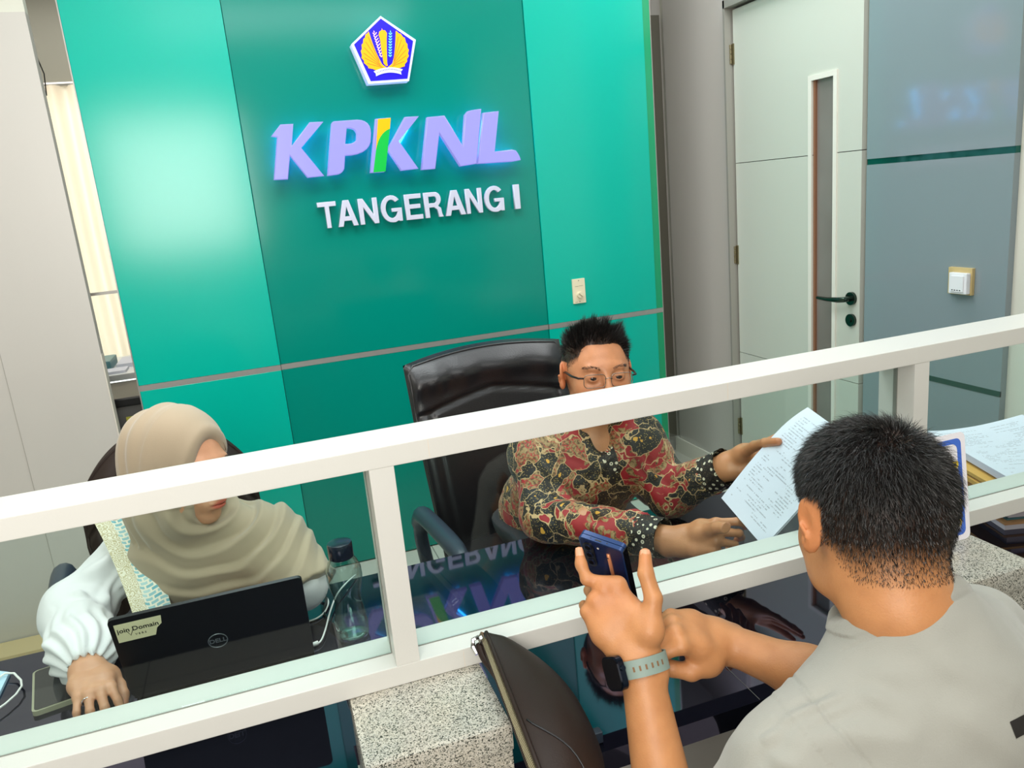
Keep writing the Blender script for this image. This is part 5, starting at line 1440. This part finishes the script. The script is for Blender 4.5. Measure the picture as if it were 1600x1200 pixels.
# ================================================================== THE OFFICER in the patterned shirt
mn = thing('person', 'person with short black hair and glasses in a red and brown patterned shirt holding papers', 'person', (.75, 1.95, 0))
HM = head_matrix(at(932, 582, D=1.93), 189, -3, 3)
fM = Vector((-.07, -1, 0)).normalized(); rM = Vector((fM.y, -fM.x, 0)); rM = Vector((-.997, .07, 0))   # the man's right is towards -x
NM_ = at(924, 668, D=2.0) + Vector((0, .015, 0))
mRS = at(838, 706, D=2.03); mLS = at(992, 686, D=2.00)
mRE = Vector((.585, 1.69, .815)); mRW = at(1062, 846, D=1.68)
mLE = Vector((.915, 1.655, .820)); mLW = at(1135, 730, D=1.83)
mRK, mLK = at(1122, 836, D=1.62), at(1190, 712, D=1.80)
mP = Vector((.76, 2.05, .674))
S = Field((.40, 1.25, .48), (1.20, 2.25, 1.34), .0042, [((.655, 1.58, 1.04), (.87, 1.80, 1.30), .0020), ((.80, 1.27, .76), (1.16, 1.62, 1.0), .0024)])
add_head(S, HM, 1.04)
S.seg(HM @ Vector((0, -.03, -.06)), NM_ + Vector((0, .01, -.05)), .056, .064, k=.03)
S.seg(mRS - rM * .02, mLS + rM * .02, .05, .05, k=.05); S.seg(NM_ + Vector((0, .03, -.10)), mP, .10, .12, k=.06)
S.seg(mRS, mRE, .045, .038, k=.03); S.seg(mLS, mLE, .045, .038, k=.03)
forearm(S, mRE, mRW, .042, .027, .025, 1); forearm(S, mLE, mLW, .042, .027, .025, 1)
vw = (mRW - CAM).normalized()
hR = Hand(mRW, mRK - mRW, vw + Vector((0, .2, -.5)), 1, .98)
hR.build(S, [(34, 50, 30), (52, 60, 35), (60, 62, 35), (66, 62, 35)], [hR.inv(at(1095, 832, D=1.645)), hR.inv(at(1120, 824, D=1.59)), hR.inv(at(1145, 825, D=1.548)), hR.inv(at(1167, 831, D=1.524))])
hL = Hand(mLW, mLK - mLW, -vw + Vector((-.45, 0, .15)), -1, .94)
hL.build(S, [(2, 8, 5), (3, 8, 5), (6, 8, 6), (10, 10, 8)], [hL.inv(at(1158, 709, D=1.80)), hL.inv(at(1179, 697, D=1.735)), hL.inv(at(1196, 692, D=1.672)), hL.inv(at(1216, 690, D=1.634))])
V, Q = S.mesh(1); nn = normals(V, Q)
col = np.ones((len(V), 3)); L, near = tone_head(V, HM, col)
hm, hd = hair_line(L)
mk = near & hm & ~(near & (np.abs(L[:, 0]) > .0765) & (L[:, 2] < .032)) & (L[:, 1] < .09)
col *= 1 - (np.clip(hd / .02, 0, 1) * mk)[:, None] * (1 - np.array([.07, .06, .055]))
for P_, _, _ in hR.tips + hL.tips + [(hR.thumb_tip[0], 0, 0), (hL.thumb_tip[0], 0, 0)]:
    g_ = np.exp(-np.sum((V - np.array(P_)) ** 2, 1) / .00018); col *= 1 + g_[:, None] * (np.array([1.03, .82, .78]) - 1)
SK2 = skin_mat('brown_tan_skin', '#c98b62', .38)
np_mesh('body', V, Q, SK2, mn, col)
add_eyes(HM, mn)
rg = np.random.RandomState(8); cand = np.nonzero(mk & (hd > 0))[0]; NH = 12000; pick = rg.choice(cand, NH)
P = V[pick] + rg.randn(NH, 3) * .0012; Nr = nn[pick]; Lp = L[pick]; R3 = np.array(HM)[:3, :3]
top = np.clip((Lp[:, 2] - .045) / .035, 0, 1)
comb = np.stack([-.45 * np.ones(NH), .15 + .5 * snoise(Lp, 60, 3), -.9 * (1 - top) + .75 * top], 1); cw_ = comb @ R3.T
ln = .004 + .008 * np.clip(hd[pick] / .05, 0, 1) + .016 * top * (.5 + .9 * rg.rand(NH))
cl_ = snoise(P, 260, 6)[:, None] * np.cross(Nr, cw_) * .6
strands('hair', P - Nr * .001, Nr, Nr * (.35 + .55 * top)[:, None] + cw_ * .75 + cl_, ln * (1 + .5 * top * np.clip(snoise(Lp, 110, 8), -1, 1)), .00045, HAIR, mn, seg=3, jit=.13, seed=4)
# eyebrows
def brows(H, V, nn, L, parent, n=260, ln_=.006):
    bm = (np.abs(np.abs(L[:, 0]) - .033) < .0195) & (np.abs(L[:, 2] - (.0235 + .004 * (1 - ((np.abs(L[:, 0]) - .035) / .018) ** 2))) < .0030) & (L[:, 1] > .055)
    c = np.nonzero(bm)[0]
    if len(c) < 5: return
    pk = rg.choice(c, n); sx = np.sign(L[pk, 0]); d = np.stack([sx * .9, -.1 * np.ones(n), .25 * np.ones(n)], 1) @ np.array(H)[:3, :3].T
    strands('eyebrows', V[pk], nn[pk], d + nn[pk] * .25, np.full(n, ln_), .00028, HAIR, parent, seg=2, jit=.15, seed=7)
brows(HM, V, nn, L, mn)
# glasses
gl_ = bpy.data.objects.new('eyeglasses', None); C.objects.link(gl_); gl_.parent = mn; gl_.location = tuple(Vector(HM.translation) - Vector(mn.location))
FRM = mat('dark_spectacle_frame', '#23211f', .3, metal=.4); WIRE = mat('thin_metal_rim', '#8d8377', .25, metal=.8)
def hp(x, y, z): return HM @ Vector((x, y, z))
for s_ in (-1, 1):
    lp = [hp(s_ * (.033 + x), .1055 - .10 * abs(x + (.0 if s_ else 0)) * (1 if x > 0 else .2), -.001 + z) for x, z in [(a - .026, b - .0165) for a, b in rrect(.052, .031, .010)]]
    part(MB().tube(lp + [lp[0], lp[1]], .0009, 6), 'rim', WIRE, gl_, smooth=True)
    part(MB().prism(lp, (HM.to_3x3() @ Vector((0, -.0012, 0)))), 'lens', glass_mat('spectacle_lens', (1, 1, 1, 1), .5), gl_)
    part(MB().tube([hp(s_ * .059, .1025, .006), hp(s_ * .070, .094, .006), hp(s_ * .0775, .06, .006), hp(s_ * .0805, .01, .008), hp(s_ * .0800, -.012, .004), hp(s_ * .078, -.022, -.012)], [.0020, .0026, .0028, .0028, .0022, .0014], 8), 'temple', FRM, gl_, smooth=True)
part(MB().tube([hp(-.009, .1065, .002), hp(0, .1105, .005), hp(.009, .1065, .002)], .0010, 6), 'bridge', WIRE, gl_, smooth=True)
for o_ in gl_.children: o_.location = -Vector(HM.translation)
# patterned cloth: warped patches of red, black and tan with pale outlines
mt, nt, p = nodes('batik_cloth'); BATIK = mt
tc = N(nt, 'ShaderNodeTexCoord'); nz = N(nt, 'ShaderNodeTexNoise'); nz.inputs['Scale'].default_value = 11; nz.inputs['Detail'].default_value = 3
nt.links.new(tc.outputs['Object'], nz.inputs['Vector'])
va = N(nt, 'ShaderNodeVectorMath', operation='SUBTRACT'); nt.links.new(nz.outputs['Color'], va.inputs[0]); va.inputs[1].default_value = (.5, .5, .5)
vs_ = N(nt, 'ShaderNodeVectorMath', operation='SCALE'); nt.links.new(va.outputs[0], vs_.inputs[0]); vs_.inputs['Scale'].default_value = .16
vb = N(nt, 'ShaderNodeVectorMath', operation='ADD'); nt.links.new(tc.outputs['Object'], vb.inputs[0]); nt.links.new(vs_.outputs[0], vb.inputs[1])
def voro(scale, feat, src=None):
    v = N(nt, 'ShaderNodeTexVoronoi', feature=feat); v.inputs['Scale'].default_value = scale * 1.12; nt.links.new(src or vb.outputs[0], v.inputs['Vector']); return v
big = voro(17, 'F1'); bed = voro(17, 'DISTANCE_TO_EDGE')
sb = N(nt, 'ShaderNodeSeparateColor'); nt.links.new(big.outputs['Color'], sb.inputs[0])
# leaf lobes inside each patch
lf = voro(48, 'F1'); led = voro(48, 'DISTANCE_TO_EDGE'); sl2 = N(nt, 'ShaderNodeSeparateColor'); nt.links.new(lf.outputs['Color'], sl2.inputs[0])
dots = voro(190, 'F1', tc.outputs['Object'])
dotm = mth(nt, 'LESS_THAN', dots.outputs['Distance'], .26)
blackp = mixc(nt, mth(nt, 'MULTIPLY', dotm, .8), '#17120f', '#b89a55')
fine = N(nt, 'ShaderNodeTexNoise'); fine.inputs['Scale'].default_value = 150; fine.inputs['Detail'].default_value = 2; nt.links.new(tc.outputs['Object'], fine.inputs['Vector'])
tan = ramp(nt, fine.outputs['Fac'], [(.40, '#5c3f20'), (.47, '#8f7044'), (.62, '#a5875a')])
tan = mixc(nt, mth(nt, 'LESS_THAN', led.outputs['Distance'], .045), tan, '#b3242a')
redp = mixc(nt, mth(nt, 'GREATER_THAN', sl2.outputs[0], .62), '#9c1620', tan)
isb = mth(nt, 'LESS_THAN', sb.outputs[0], .38); ist = mth(nt, 'GREATER_THAN', sb.outputs[0], .70)
c_ = mixc(nt, isb, redp, blackp); c_ = mixc(nt, ist, c_, tan)
gold = mth(nt, 'MULTIPLY', isb, mth(nt, 'LESS_THAN', big.outputs['Distance'], .13)); c_ = mixc(nt, gold, c_, '#dca23a')
c_ = mixc(nt, mth(nt, 'LESS_THAN', bed.outputs['Distance'], .022), c_, '#cba97a')
nt.links.new(c_, p.inputs['Base Color']); p.inputs['Roughness'].default_value = .62; p.inputs['Sheen Weight'].default_value = .1
cloth_bump(BATIK, 400, .2, .0012)
mt, nt, p = nodes('batik_border'); BORD = mt
tc = N(nt, 'ShaderNodeTexCoord'); v1 = N(nt, 'ShaderNodeTexVoronoi'); v1.inputs['Scale'].default_value = 74; v1.inputs['Randomness'].default_value = .5; nt.links.new(tc.outputs['Object'], v1.inputs['Vector'])
rg1 = mth(nt, 'MULTIPLY', mth(nt, 'GREATER_THAN', v1.outputs['Distance'], .16), mth(nt, 'LESS_THAN', v1.outputs['Distance'], .34))
v2 = N(nt, 'ShaderNodeTexVoronoi'); v2.inputs['Scale'].default_value = 230; nt.links.new(tc.outputs['Object'], v2.inputs['Vector'])
c_ = mixc(nt, mth(nt, 'MULTIPLY', mth(nt, 'LESS_THAN', v2.outputs['Distance'], .2), .6), '#1c1512', '#a48a5c'); c_ = mixc(nt, rg1, c_, '#e3d9c0')
nt.links.new(c_, p.inputs['Base Color']); p.inputs['Roughness'].default_value = .65
# shirt
S = Field((.42, 1.36, .52), (1.16, 2.30, 1.10), .0042)
S.seg(mRS - rM * .01, mLS + rM * .01, .066, .066, k=.06)
S.seg(NM_ + Vector((0, .02, -.035)), mRS - rM * .02, .062, .060, k=.05); S.seg(NM_ + Vector((0, .02, -.035)), mLS + rM * .02, .062, .060, k=.05)
for sg_ in (-1, 1): S.seg(NM_ + Vector((sg_ * .05, .05, -.12)), mP + Vector((sg_ * .055, 0, 0)), .112, .135, k=.08)
S.ell(tuple(NM_ + Vector((0, -.005, -.12))), (.15, .085, .11), None, k=.06)
def sleeve(S, sh, el, wr_, r0, r1, r2):
    S.seg(sh, el, r0, r1, k=.04); e2 = el + (wr_ - el) * .80
    S.seg(el, e2, r1, r2, k=.03); dd = (wr_ - el).normalized()
    mid = el + (wr_ - el) * .76
    lo = [min(mid[i], wr_[i]) - .07 for i in range(3)]; hi = [max(mid[i], wr_[i]) + .07 for i in range(3)]
    S.plane_cut(mid, dd, lo, hi)
    return mid, dd
sr1 = sleeve(S, mRS, mRE, mRW, .066, .056, .046); sl1 = sleeve(S, mLS, mLE, mLW, .066, .058, .048)
S.seg(NM_ + Vector((0, .012, .0)), NM_ + Vector((0, -.01, .12)), .060, .07, k=.006, op='sub')
S.ell(tuple(NM_ + Vector((-.004, -.085, -.012))), (.018, .045, .030), None, k=.02, op='sub')
V, Q = S.mesh(1); nn = normals(V, Q)
Vd = V.copy(); E_ = np.array
for p_, q_, D_, am, wd in (((838, 716), (905, 765), 1.9, .010, .013), ((818, 740), (880, 800), 1.85, .009, .013), ((800, 770), (850, 830), 1.82, .009, .012), ((905, 775), (960, 815), 1.78, .008, .012), ((930, 765), (1020, 800), 1.76, .009, .013), ((900, 815), (1000, 850), 1.76, .008, .012),
                           ((985, 690), (1020, 760), 1.9, .009, .012), ((1000, 720), (1040, 790), 1.87, .008, .011), ((1040, 765), (1110, 745), 1.85, .008, .011), ((960, 720), (945, 790), 1.85, .007, .012), ((870, 690), (915, 720), 1.9, .006, .012), ((1030, 800), (1100, 770), 1.85, .007, .010)):
    Vd += pxfold(V, nn, p_, q_, D_, am, wd, seed=int(p_[0]) % 13)
Vd += nn * (.0030 * snoise(V, 30, 19) + .0014 * snoise(V, 75, 12))[:, None]
np_mesh('shirt', Vd, Q, BATIK, mn)
def cuff(mid, dd, r_, ln_, nm):
    u = dd.orthogonal().normalized(); v = dd.cross(u); q = MB()
    q.sheet(lambda a, b: mid + dd * (ln_ * b - .012) + (u * math.cos(2 * PI * a) + v * math.sin(2 * PI * a)) * (r_ + .001 * math.sin(9 * a * 6.28)), 40, 6)
    q.sheet(lambda a, b: mid + dd * (ln_ * b - .012) + (u * math.cos(2 * PI * a) + v * math.sin(2 * PI * a)) * (r_ - .003), 40, 6)
    part(q, nm, BORD, mn, smooth=True)
cuff(sr1[0], sr1[1], .0445, .062, 'cuff'); cuff(sl1[0], sl1[1], .046, .062, 'cuff')
# collar and front band
def coll(u, v):
    a = PI * (-.5 + 2 * .94 * (u - .5) + .5) + PI / 2
    a = math.radians(-72 + 324 * u)
    rr = .060 + .030 * v
    return NM_ + Vector((0, .010, .020)) + Vector((math.cos(a) * rr, math.sin(a) * rr * 1.02, .022 - .034 * v + .014 * math.sin(a) - .035 * v * max(0, -math.sin(a) - .3)))
q = MB(); q.sheet(coll, 60, 5); q.sheet(lambda u, v: Vector(coll(u, v)) + (Vector((NM_.x, NM_.y + .01, 0)) - Vector((coll(u, v).x, coll(u, v).y, 0))).normalized() * .003, 60, 5)
part(q, 'collar', BATIK, mn, smooth=True)
from mathutils.bvhtree import BVHTree
bv = BVHTree.FromPolygons([tuple(x) for x in Vd], [tuple(int(i) for i in x) for x in Q])
q = MB(); pa, pb = NM_ + Vector((.0, -.05, -.03)), Vector((.765, 1.6, .90))
def band(u, v):
    c = pa.lerp(pb, v) + Vector(((u - .5) * .036, 0, 0)); c.y = 1.2
    h = bv.ray_cast(c, Vector((0, 1, 0)))
    return (h[0] if h[0] is not None else c) + Vector((0, -.0022, 0))
q.sheet(band, 6, 40); part(q, 'front_band', BORD, mn, smooth=True)
S = Field((.5, 1.5, .0), (1.05, 2.35, .68), .011)
for sx in (-.10, .10):
    hp_ = mP + Vector((sx, 0, 0)); S.seg(hp_, (hp_.x + sx * .4, 1.66, .60), .09, .066, k=.04); S.seg((hp_.x + sx * .4, 1.66, .60), (hp_.x + sx * .4, 1.72, .06), .06, .045, k=.03)
S.seg(mP + Vector((-.09, 0, 0)), mP + Vector((.09, 0, 0)), .115, .115, k=.05)
V, Q = S.mesh(1); np_mesh('trousers', V, Q, TR, mn)

# ---- the papers he holds
def held(w0, curl):
    BL_, TP_ = at(1127, 778, D=1.70), at(1252, 637, D=1.655)
    up = (TP_ - BL_); U_ = up.normalized()
    BT_ = at(1172, 850, D=1.545); W__ = (BT_ - BL_); W__ = (W__ - U_ * W__.dot(U_)).normalized(); n_ = W__.cross(U_)
    def fn(u, v):
        x, y = u * .200, v * .266
        return BL_ + W__ * x + U_ * y + n_ * (w0 + .012 * math.sin(PI * v) * (1 - u) * .6 - curl * max(0, v - .72) ** 2 * 2.4 - .02 * max(0, u - .6) ** 2)
    return fn, n_
f1, n1_ = held(0, .06); f2, _ = held(-.004, .22)
flip = n1_.dot(CAM - Vector(f1(.5, .5))) < 0
def hf(fn): return (lambda u, v: fn(u, v)) if not flip else (lambda u, v: fn(1 - u, v))
o = uv_sheet('printed_sheet', hf(f1), 10, 20, .0006, [INKT, PAPER], None); tag(o, 'front white printed sheet held in both hands by the person with glasses', 'paper', 'sheets held by the person with glasses')
o = uv_sheet('printed_sheet', hf(f2), 10, 20, .0006, [PAPER, PAPER], None); tag(o, 'rear sheet curling over at its top behind the front printed sheet', 'paper', 'sheets held by the person with glasses')

# ================================================================== THE OFFICER in the headscarf
wm = thing('person', 'person in a beige headscarf and white blouse working at the black laptop', 'person', (-.2, 1.95, 0))
HW = head_matrix(at(284, 729, D=1.612), 132, 6, 5)
NW = at(300, 838, D=1.67) + Vector((-.01, .03, -.0))
wRS, wLS = at(205, 862, D=1.70), at(418, 838, D=1.70)
wRE, wRW = at(118, 955, D=1.62), at(136, 1044, Z=.818)
wRK = at(151, 1086, Z=.808)
wLE = at(470, 912, D=1.66); wLW = Vector((-.055, 1.56, .832))
wP = Vector((-.24, 2.03, .660))
S = Field((-.64, 1.34, .50), (.12, 2.2, 1.24), .0042, [((-.33, 1.54, .98), (-.08, 1.76, 1.17), .0020), ((-.50, 1.36, .74), (-.34, 1.58, .86), .0020)])
add_head(S, HW, .96, ears=False, lips=1.15)
S.seg(HW @ Vector((0, -.03, -.06)), NW + Vector((0, .02, -.05)), .05, .055, k=.03)
S.seg(wRS + Vector((.02, 0, 0)), wLS - Vector((.02, 0, 0)), .042, .042, k=.05); S.seg(NW + Vector((0, .04, -.10)), wP, .085, .11, k=.06)
S.seg(wRS, wRE, .038, .032, k=.03); S.seg(wLS, wLE, .038, .032, k=.03); S.seg(wLE, wLW, .03, .022, k=.02)
forearm(S, wRE, wRW, .034, .024, .022, 1)
hw = Hand(wRW, wRK - wRW, Vector((0, -.15, -1)), 1, .90)
hw.build(S, [(8, 34, 24), (8, 36, 24), (12, 38, 26), (16, 38, 26)], [(.030, .034, .016), (.058, .046, .026), (.082, .048, .034), (.100, .044, .042)], spread=(.10, -.02, -.12, -.24), fat=.98)
hw2 = Hand(wLW, Vector((-.9, -.35, -.10)), Vector((0, 0, -1)), -1, .85); hw2.build(S, [(8, 18, 12)] * 4, [(.030, .034, .008), (.058, .046, .012), (.082, .048, .014), (.100, .044, .016)])
V, Q = S.mesh(1); nn = normals(V, Q)
col = np.ones((len(V), 3)); L, near = tone_head(V, HW, col, lip=(.88, .38, .42))
for P_, _, _ in hw.tips + [(hw.thumb_tip[0], 0, 0)]:
    g_ = np.exp(-np.sum((V - np.array(P_)) ** 2, 1) / .00015); col *= 1 + g_[:, None] * (np.array([1.03, .84, .80]) - 1)
SK3 = skin_mat('olive_tan_skin', '#cf9a78', .42)
np_mesh('body', V, Q, SK3, wm, col)
add_eyes(HW, wm); brows(HW, V, nn, L, wm, 240, .005)
hw.nails(wm, which=(0, 1, 2, 3))
rp_, rd_, _ = hw.tips[2]
rc_ = hw.p(.106, -.018, .004)
part(MB().tube([rc_ + (hw.s * math.cos(2 * PI * k / 20) + hw.n * math.sin(2 * PI * k / 20)) * .0088 for k in range(21)], .0012, 6), 'finger_ring', CHROME, wm, smooth=True)
# blouse
BLS = mat('white_blouse_cloth', '#e6e4e6', .75, sheen=.15); cloth_bump(BLS, 300, .2, .0015)
S = Field((-.66, 1.38, .52), (.10, 2.25, 1.04), .0042)
S.seg(wRS + Vector((.015, 0, 0)), wLS - Vector((.015, 0, 0)), .052, .052, k=.05)
for sg_ in (-1, 1): S.seg(NW + Vector((sg_ * .04, .07, -.12)), wP + Vector((sg_ * .05, 0, 0)), .09, .12, k=.07)
S.seg(wRS, wRE, .054, .060, k=.04); cuffp = wRE + (wRW - wRE) * .70
S.seg(wRE, cuffp, .060, .062, k=.04); S.seg(cuffp, wRE + (wRW - wRE) * .90, .058, .034, k=.02)
S.seg(wLS, wLE, .052, .052, k=.04); S.seg(wLE, wLE + (wLW - wLE) * .7, .050, .040, k=.03)
S.seg(wRE + (wRW - wRE) * .80, wRW + (wRW - wRE) * .3, .026, .030, k=.004, op='sub')
V, Q = S.mesh(2); nn = normals(V, Q); Vd = V.copy()
ax_ = E_((wRW - wRE).normalized()); tt = (V - E_(wRE)) @ ax_ / (wRW - wRE).length; rad = (V - E_(wRE)) - np.outer((V - E_(wRE)) @ ax_, ax_)
uu = E_(Vector(ax_).orthogonal().normalized()); vv = np.cross(ax_, uu); ang = np.arctan2(rad @ vv, rad @ uu)
inr = (np.linalg.norm(rad, axis=1) < .085) & (tt > .25) & (tt < 1.1)
Vd += nn * (inr * .0042 * np.sin(ang * 13 + 2 * np.sin(tt * 9)) * np.clip((tt - .3) / .4, 0, 1))[:, None]
for p_, q_, D_, am, wd in (((180, 850), (120, 930), 1.62, .009, .013), ((205, 880), (150, 960), 1.6, .009, .012), ((100, 960), (190, 985), 1.6, .010, .011), ((90, 985), (180, 1020), 1.58, .009, .010), ((215, 905), (190, 965), 1.6, .007, .010)):
    Vd += pxfold(V, nn, p_, q_, D_, am, wd, seed=int(p_[0]) % 13)
Vd += nn * (.0028 * snoise(V, 34, 29) + .0012 * snoise(V, 80, 2))[:, None]
np_mesh('blouse', Vd, Q, BLS, wm)
# under-scarf and headscarf
HIJ = mat('beige_scarf_cloth', '#a8977f', .8, sheen=.3); cloth_bump(HIJ, 700, .2, .0010)
S = Field((-.48, 1.44, .76), (.10, 1.98, 1.26), .0034)
HWs = HW
S.ell((0, -.022, .034), (.090, .112, .094), HWs, k=.03)
S.ell((0, -.045, -.02), (.086, .085, .10), HWs, k=.04)
S.ell((0, .030, -.07), (.066, .046, .060), HWs, k=.04)
S.lseg(HWs, (0, .005, -.09), (0, -.03, -.10), .070, .085, k=.04)
S.seg(HW @ Vector((0, -.02, -.08)), NW + Vector((0, .015, -.035)), .085, .098, k=.04)
S.seg(NW + Vector((-.0, .0, -.03)), wRS + Vector((.045, -.005, -.005)), .085, .060, k=.06)
S.seg(NW + Vector((0, .0, -.03)), wLS + Vector((.0, -.0, .0)), .085, .066, k=.06)
S.seg(NW + Vector((0, .0, -.03)), wLS + (wLE - wLS) * .5, .07, .062, k=.05); S.seg(wLS, wLS + (wLE - wLS) * 1.16, .066, .074, k=.04)
S.ell(tuple(NW + Vector((.015, -.020, -.085))), (.135, .080, .105), None, k=.06)
S.ell(tuple(NW + Vector((.07, -.01, -.11))), (.12, .08, .09), None, k=.05)
S.plane_cut((0, 0, .786), (0, 0, -1))
# open at the face
S.ell((0, .125, -.004), (.060, .080, .100), HWs, k=.010, op='sub'); S.ell((0, .112, -.066), (.060, .062, .046), HWs, k=.010, op='sub')
S.plane_cut(wLS + (wLE - wLS) * 1.16, (wLE - wLS), (wLS.x + .02, 1.40, .74), (.12, 1.98, .93))
V, Q = S.mesh(2); nn = normals(V, Q)
Hi = np.array(HW.inverted()); L = V @ Hi[:3, :3].T + Hi[:3, 3]
Vd = V.copy()
# swags hung from the temples across the chest
pin = np.array(HW @ Vector((.0, .065, -.065)))
D1 = V - pin; rr = np.sqrt((D1[:, 0] * .80) ** 2 + (D1[:, 2] * 1.05) ** 2 + (D1[:, 1] * .35) ** 2)
skew = D1[:, 0] * .25
below = np.clip((pin[2] + .035 - V[:, 2]) / .04, 0, 1)
ph_ = (rr + skew * .9 + .020 * snoise(V, 11, 3) + .006 * snoise(V, 30, 13)) * 135
sw_ = np.sin(ph_ + .55 * np.sin(ph_)) * (1 + .45 * snoise(V, 14, 17))
amp = below * np.clip(1.35 - rr / .22, .25, 1) * .0085
Vd += nn * (amp * sw_)[:, None]
# gathered folds behind the cheek and down the back of the head
bk_ = np.clip((-L[:, 1] + .015) / .06, 0, 1) * (np.abs(L[:, 2]) < .16)
Vd += nn * (bk_ * .0030 * np.sin(L[:, 1] * 150 + L[:, 2] * 26 + 2 * snoise(V, 10, 4)))[:, None]
# hem line over the crown
hemd = L[:, 1] - (-.010 + .10 * (L[:, 2] - .06)); m_ = (L[:, 2] > -.06) & (L[:, 2] < .14)
Vd += nn * (m_ * .0022 * (1 / (1 + np.exp(-hemd / .0012))))[:, None]
# lip of cloth around the face
fd = np.sqrt((L[:, 0] / .056) ** 2 + ((L[:, 2]) / .082) ** 2); lipm = (L[:, 1] > .03) & (fd < 1.5)
Vd += nn * (lipm * .0035 * np.exp(-((fd - 1.10) / .10) ** 2))[:, None]
Vd += nn * (.0022 * snoise(V, 26, 31))[:, None]
np_mesh('headscarf', Vd, Q, HIJ, wm)
q = MB()
q.sheet(lambda u, v: HW @ Vector(((.050 + .006 * v) * math.cos(math.radians(20 + 140 * u)), .076 - .030 * v, .010 + (.070 + .006 * v) * math.sin(math.radians(20 + 140 * u)))), 30, 4)
part(q, 'inner_cap', mat('inner_cap_cloth', '#7d6552', .85), wm, smooth=True)
# patterned stole on her right shoulder
mt, nt, p = nodes('teal_woven_print'); STO = mt
tc = N(nt, 'ShaderNodeTexCoord'); mp = N(nt, 'ShaderNodeMapping'); mp.inputs['Scale'].default_value = (4, 14, 1); nt.links.new(tc.outputs['UV'], mp.inputs[0])
br = N(nt, 'ShaderNodeTexBrick'); br.offset = .5; br.inputs['Scale'].default_value = 1.0; br.inputs['Mortar Size'].default_value = .10; br.inputs['Brick Width'].default_value = .9; br.inputs['Row Height'].default_value = .55
br.inputs['Color1'].default_value = lin('#6fb0bd'); br.inputs['Color2'].default_value = lin('#bcd9d8'); br.inputs['Mortar'].default_value = lin('#f0ead8'); nt.links.new(mp.outputs[0], br.inputs['Vector'])
wv = N(nt, 'ShaderNodeTexVoronoi'); wv.inputs['Scale'].default_value = 1.6; nt.links.new(mp.outputs[0], wv.inputs['Vector'])
rng = mth(nt, 'SINE', mth(nt, 'MULTIPLY', wv.outputs['Distance'], 22.0))
sc_ = mixc(nt, mth(nt, 'GREATER_THAN', rng, .1), '#c9bf9c', '#efe9d6')
sx = N(nt, 'ShaderNodeSeparateXYZ'); nt.links.new(tc.outputs['UV'], sx.inputs[0])
nt.links.new(mixc(nt, mth(nt, 'LESS_THAN', sx.outputs[0], .42), br.outputs['Color'], sc_), p.inputs['Base Color']); p.inputs['Roughness'].default_value = .8
bvb = BVHTree.FromPolygons([tuple(x) for x in V], [tuple(int(i) for i in x) for x in Q])
sA, sB, sC = at(178, 812, D=1.66), at(215, 880, D=1.60), at(238, 960, D=1.58)
def stole(u, v):
    c = (sA * (1 - v) ** 2 + sB * 2 * v * (1 - v) + sC * v * v) + Vector((.078 * (u - .5) * (1 - .1 * v), .012 * abs(u - .5) + .004 * math.sin(7 * u), .003 * math.sin(9 * u)))
    return c
o = uv_sheet('stole', stole, 12, 30, .003, [STO, STO], wm)
S = Field((-.55, 1.5, .0), (.10, 2.35, .66), .012)
for sx_ in (-.09, .09):
    hp_ = wP + Vector((sx_, 0, 0)); S.seg(hp_, (hp_.x + sx_ * .3, 1.64, .60), .085, .066, k=.05); S.seg((hp_.x + sx_ * .3, 1.64, .60), (hp_.x + sx_ * .3, 1.66, .06), .07, .06, k=.04)
S.seg(wP + Vector((-.09, 0, 0)), wP + Vector((.09, 0, 0)), .11, .11, k=.05)
V, Q = S.mesh(1); np_mesh('skirt', V, Q, mat('dark_skirt', '#26262b', .85), wm)
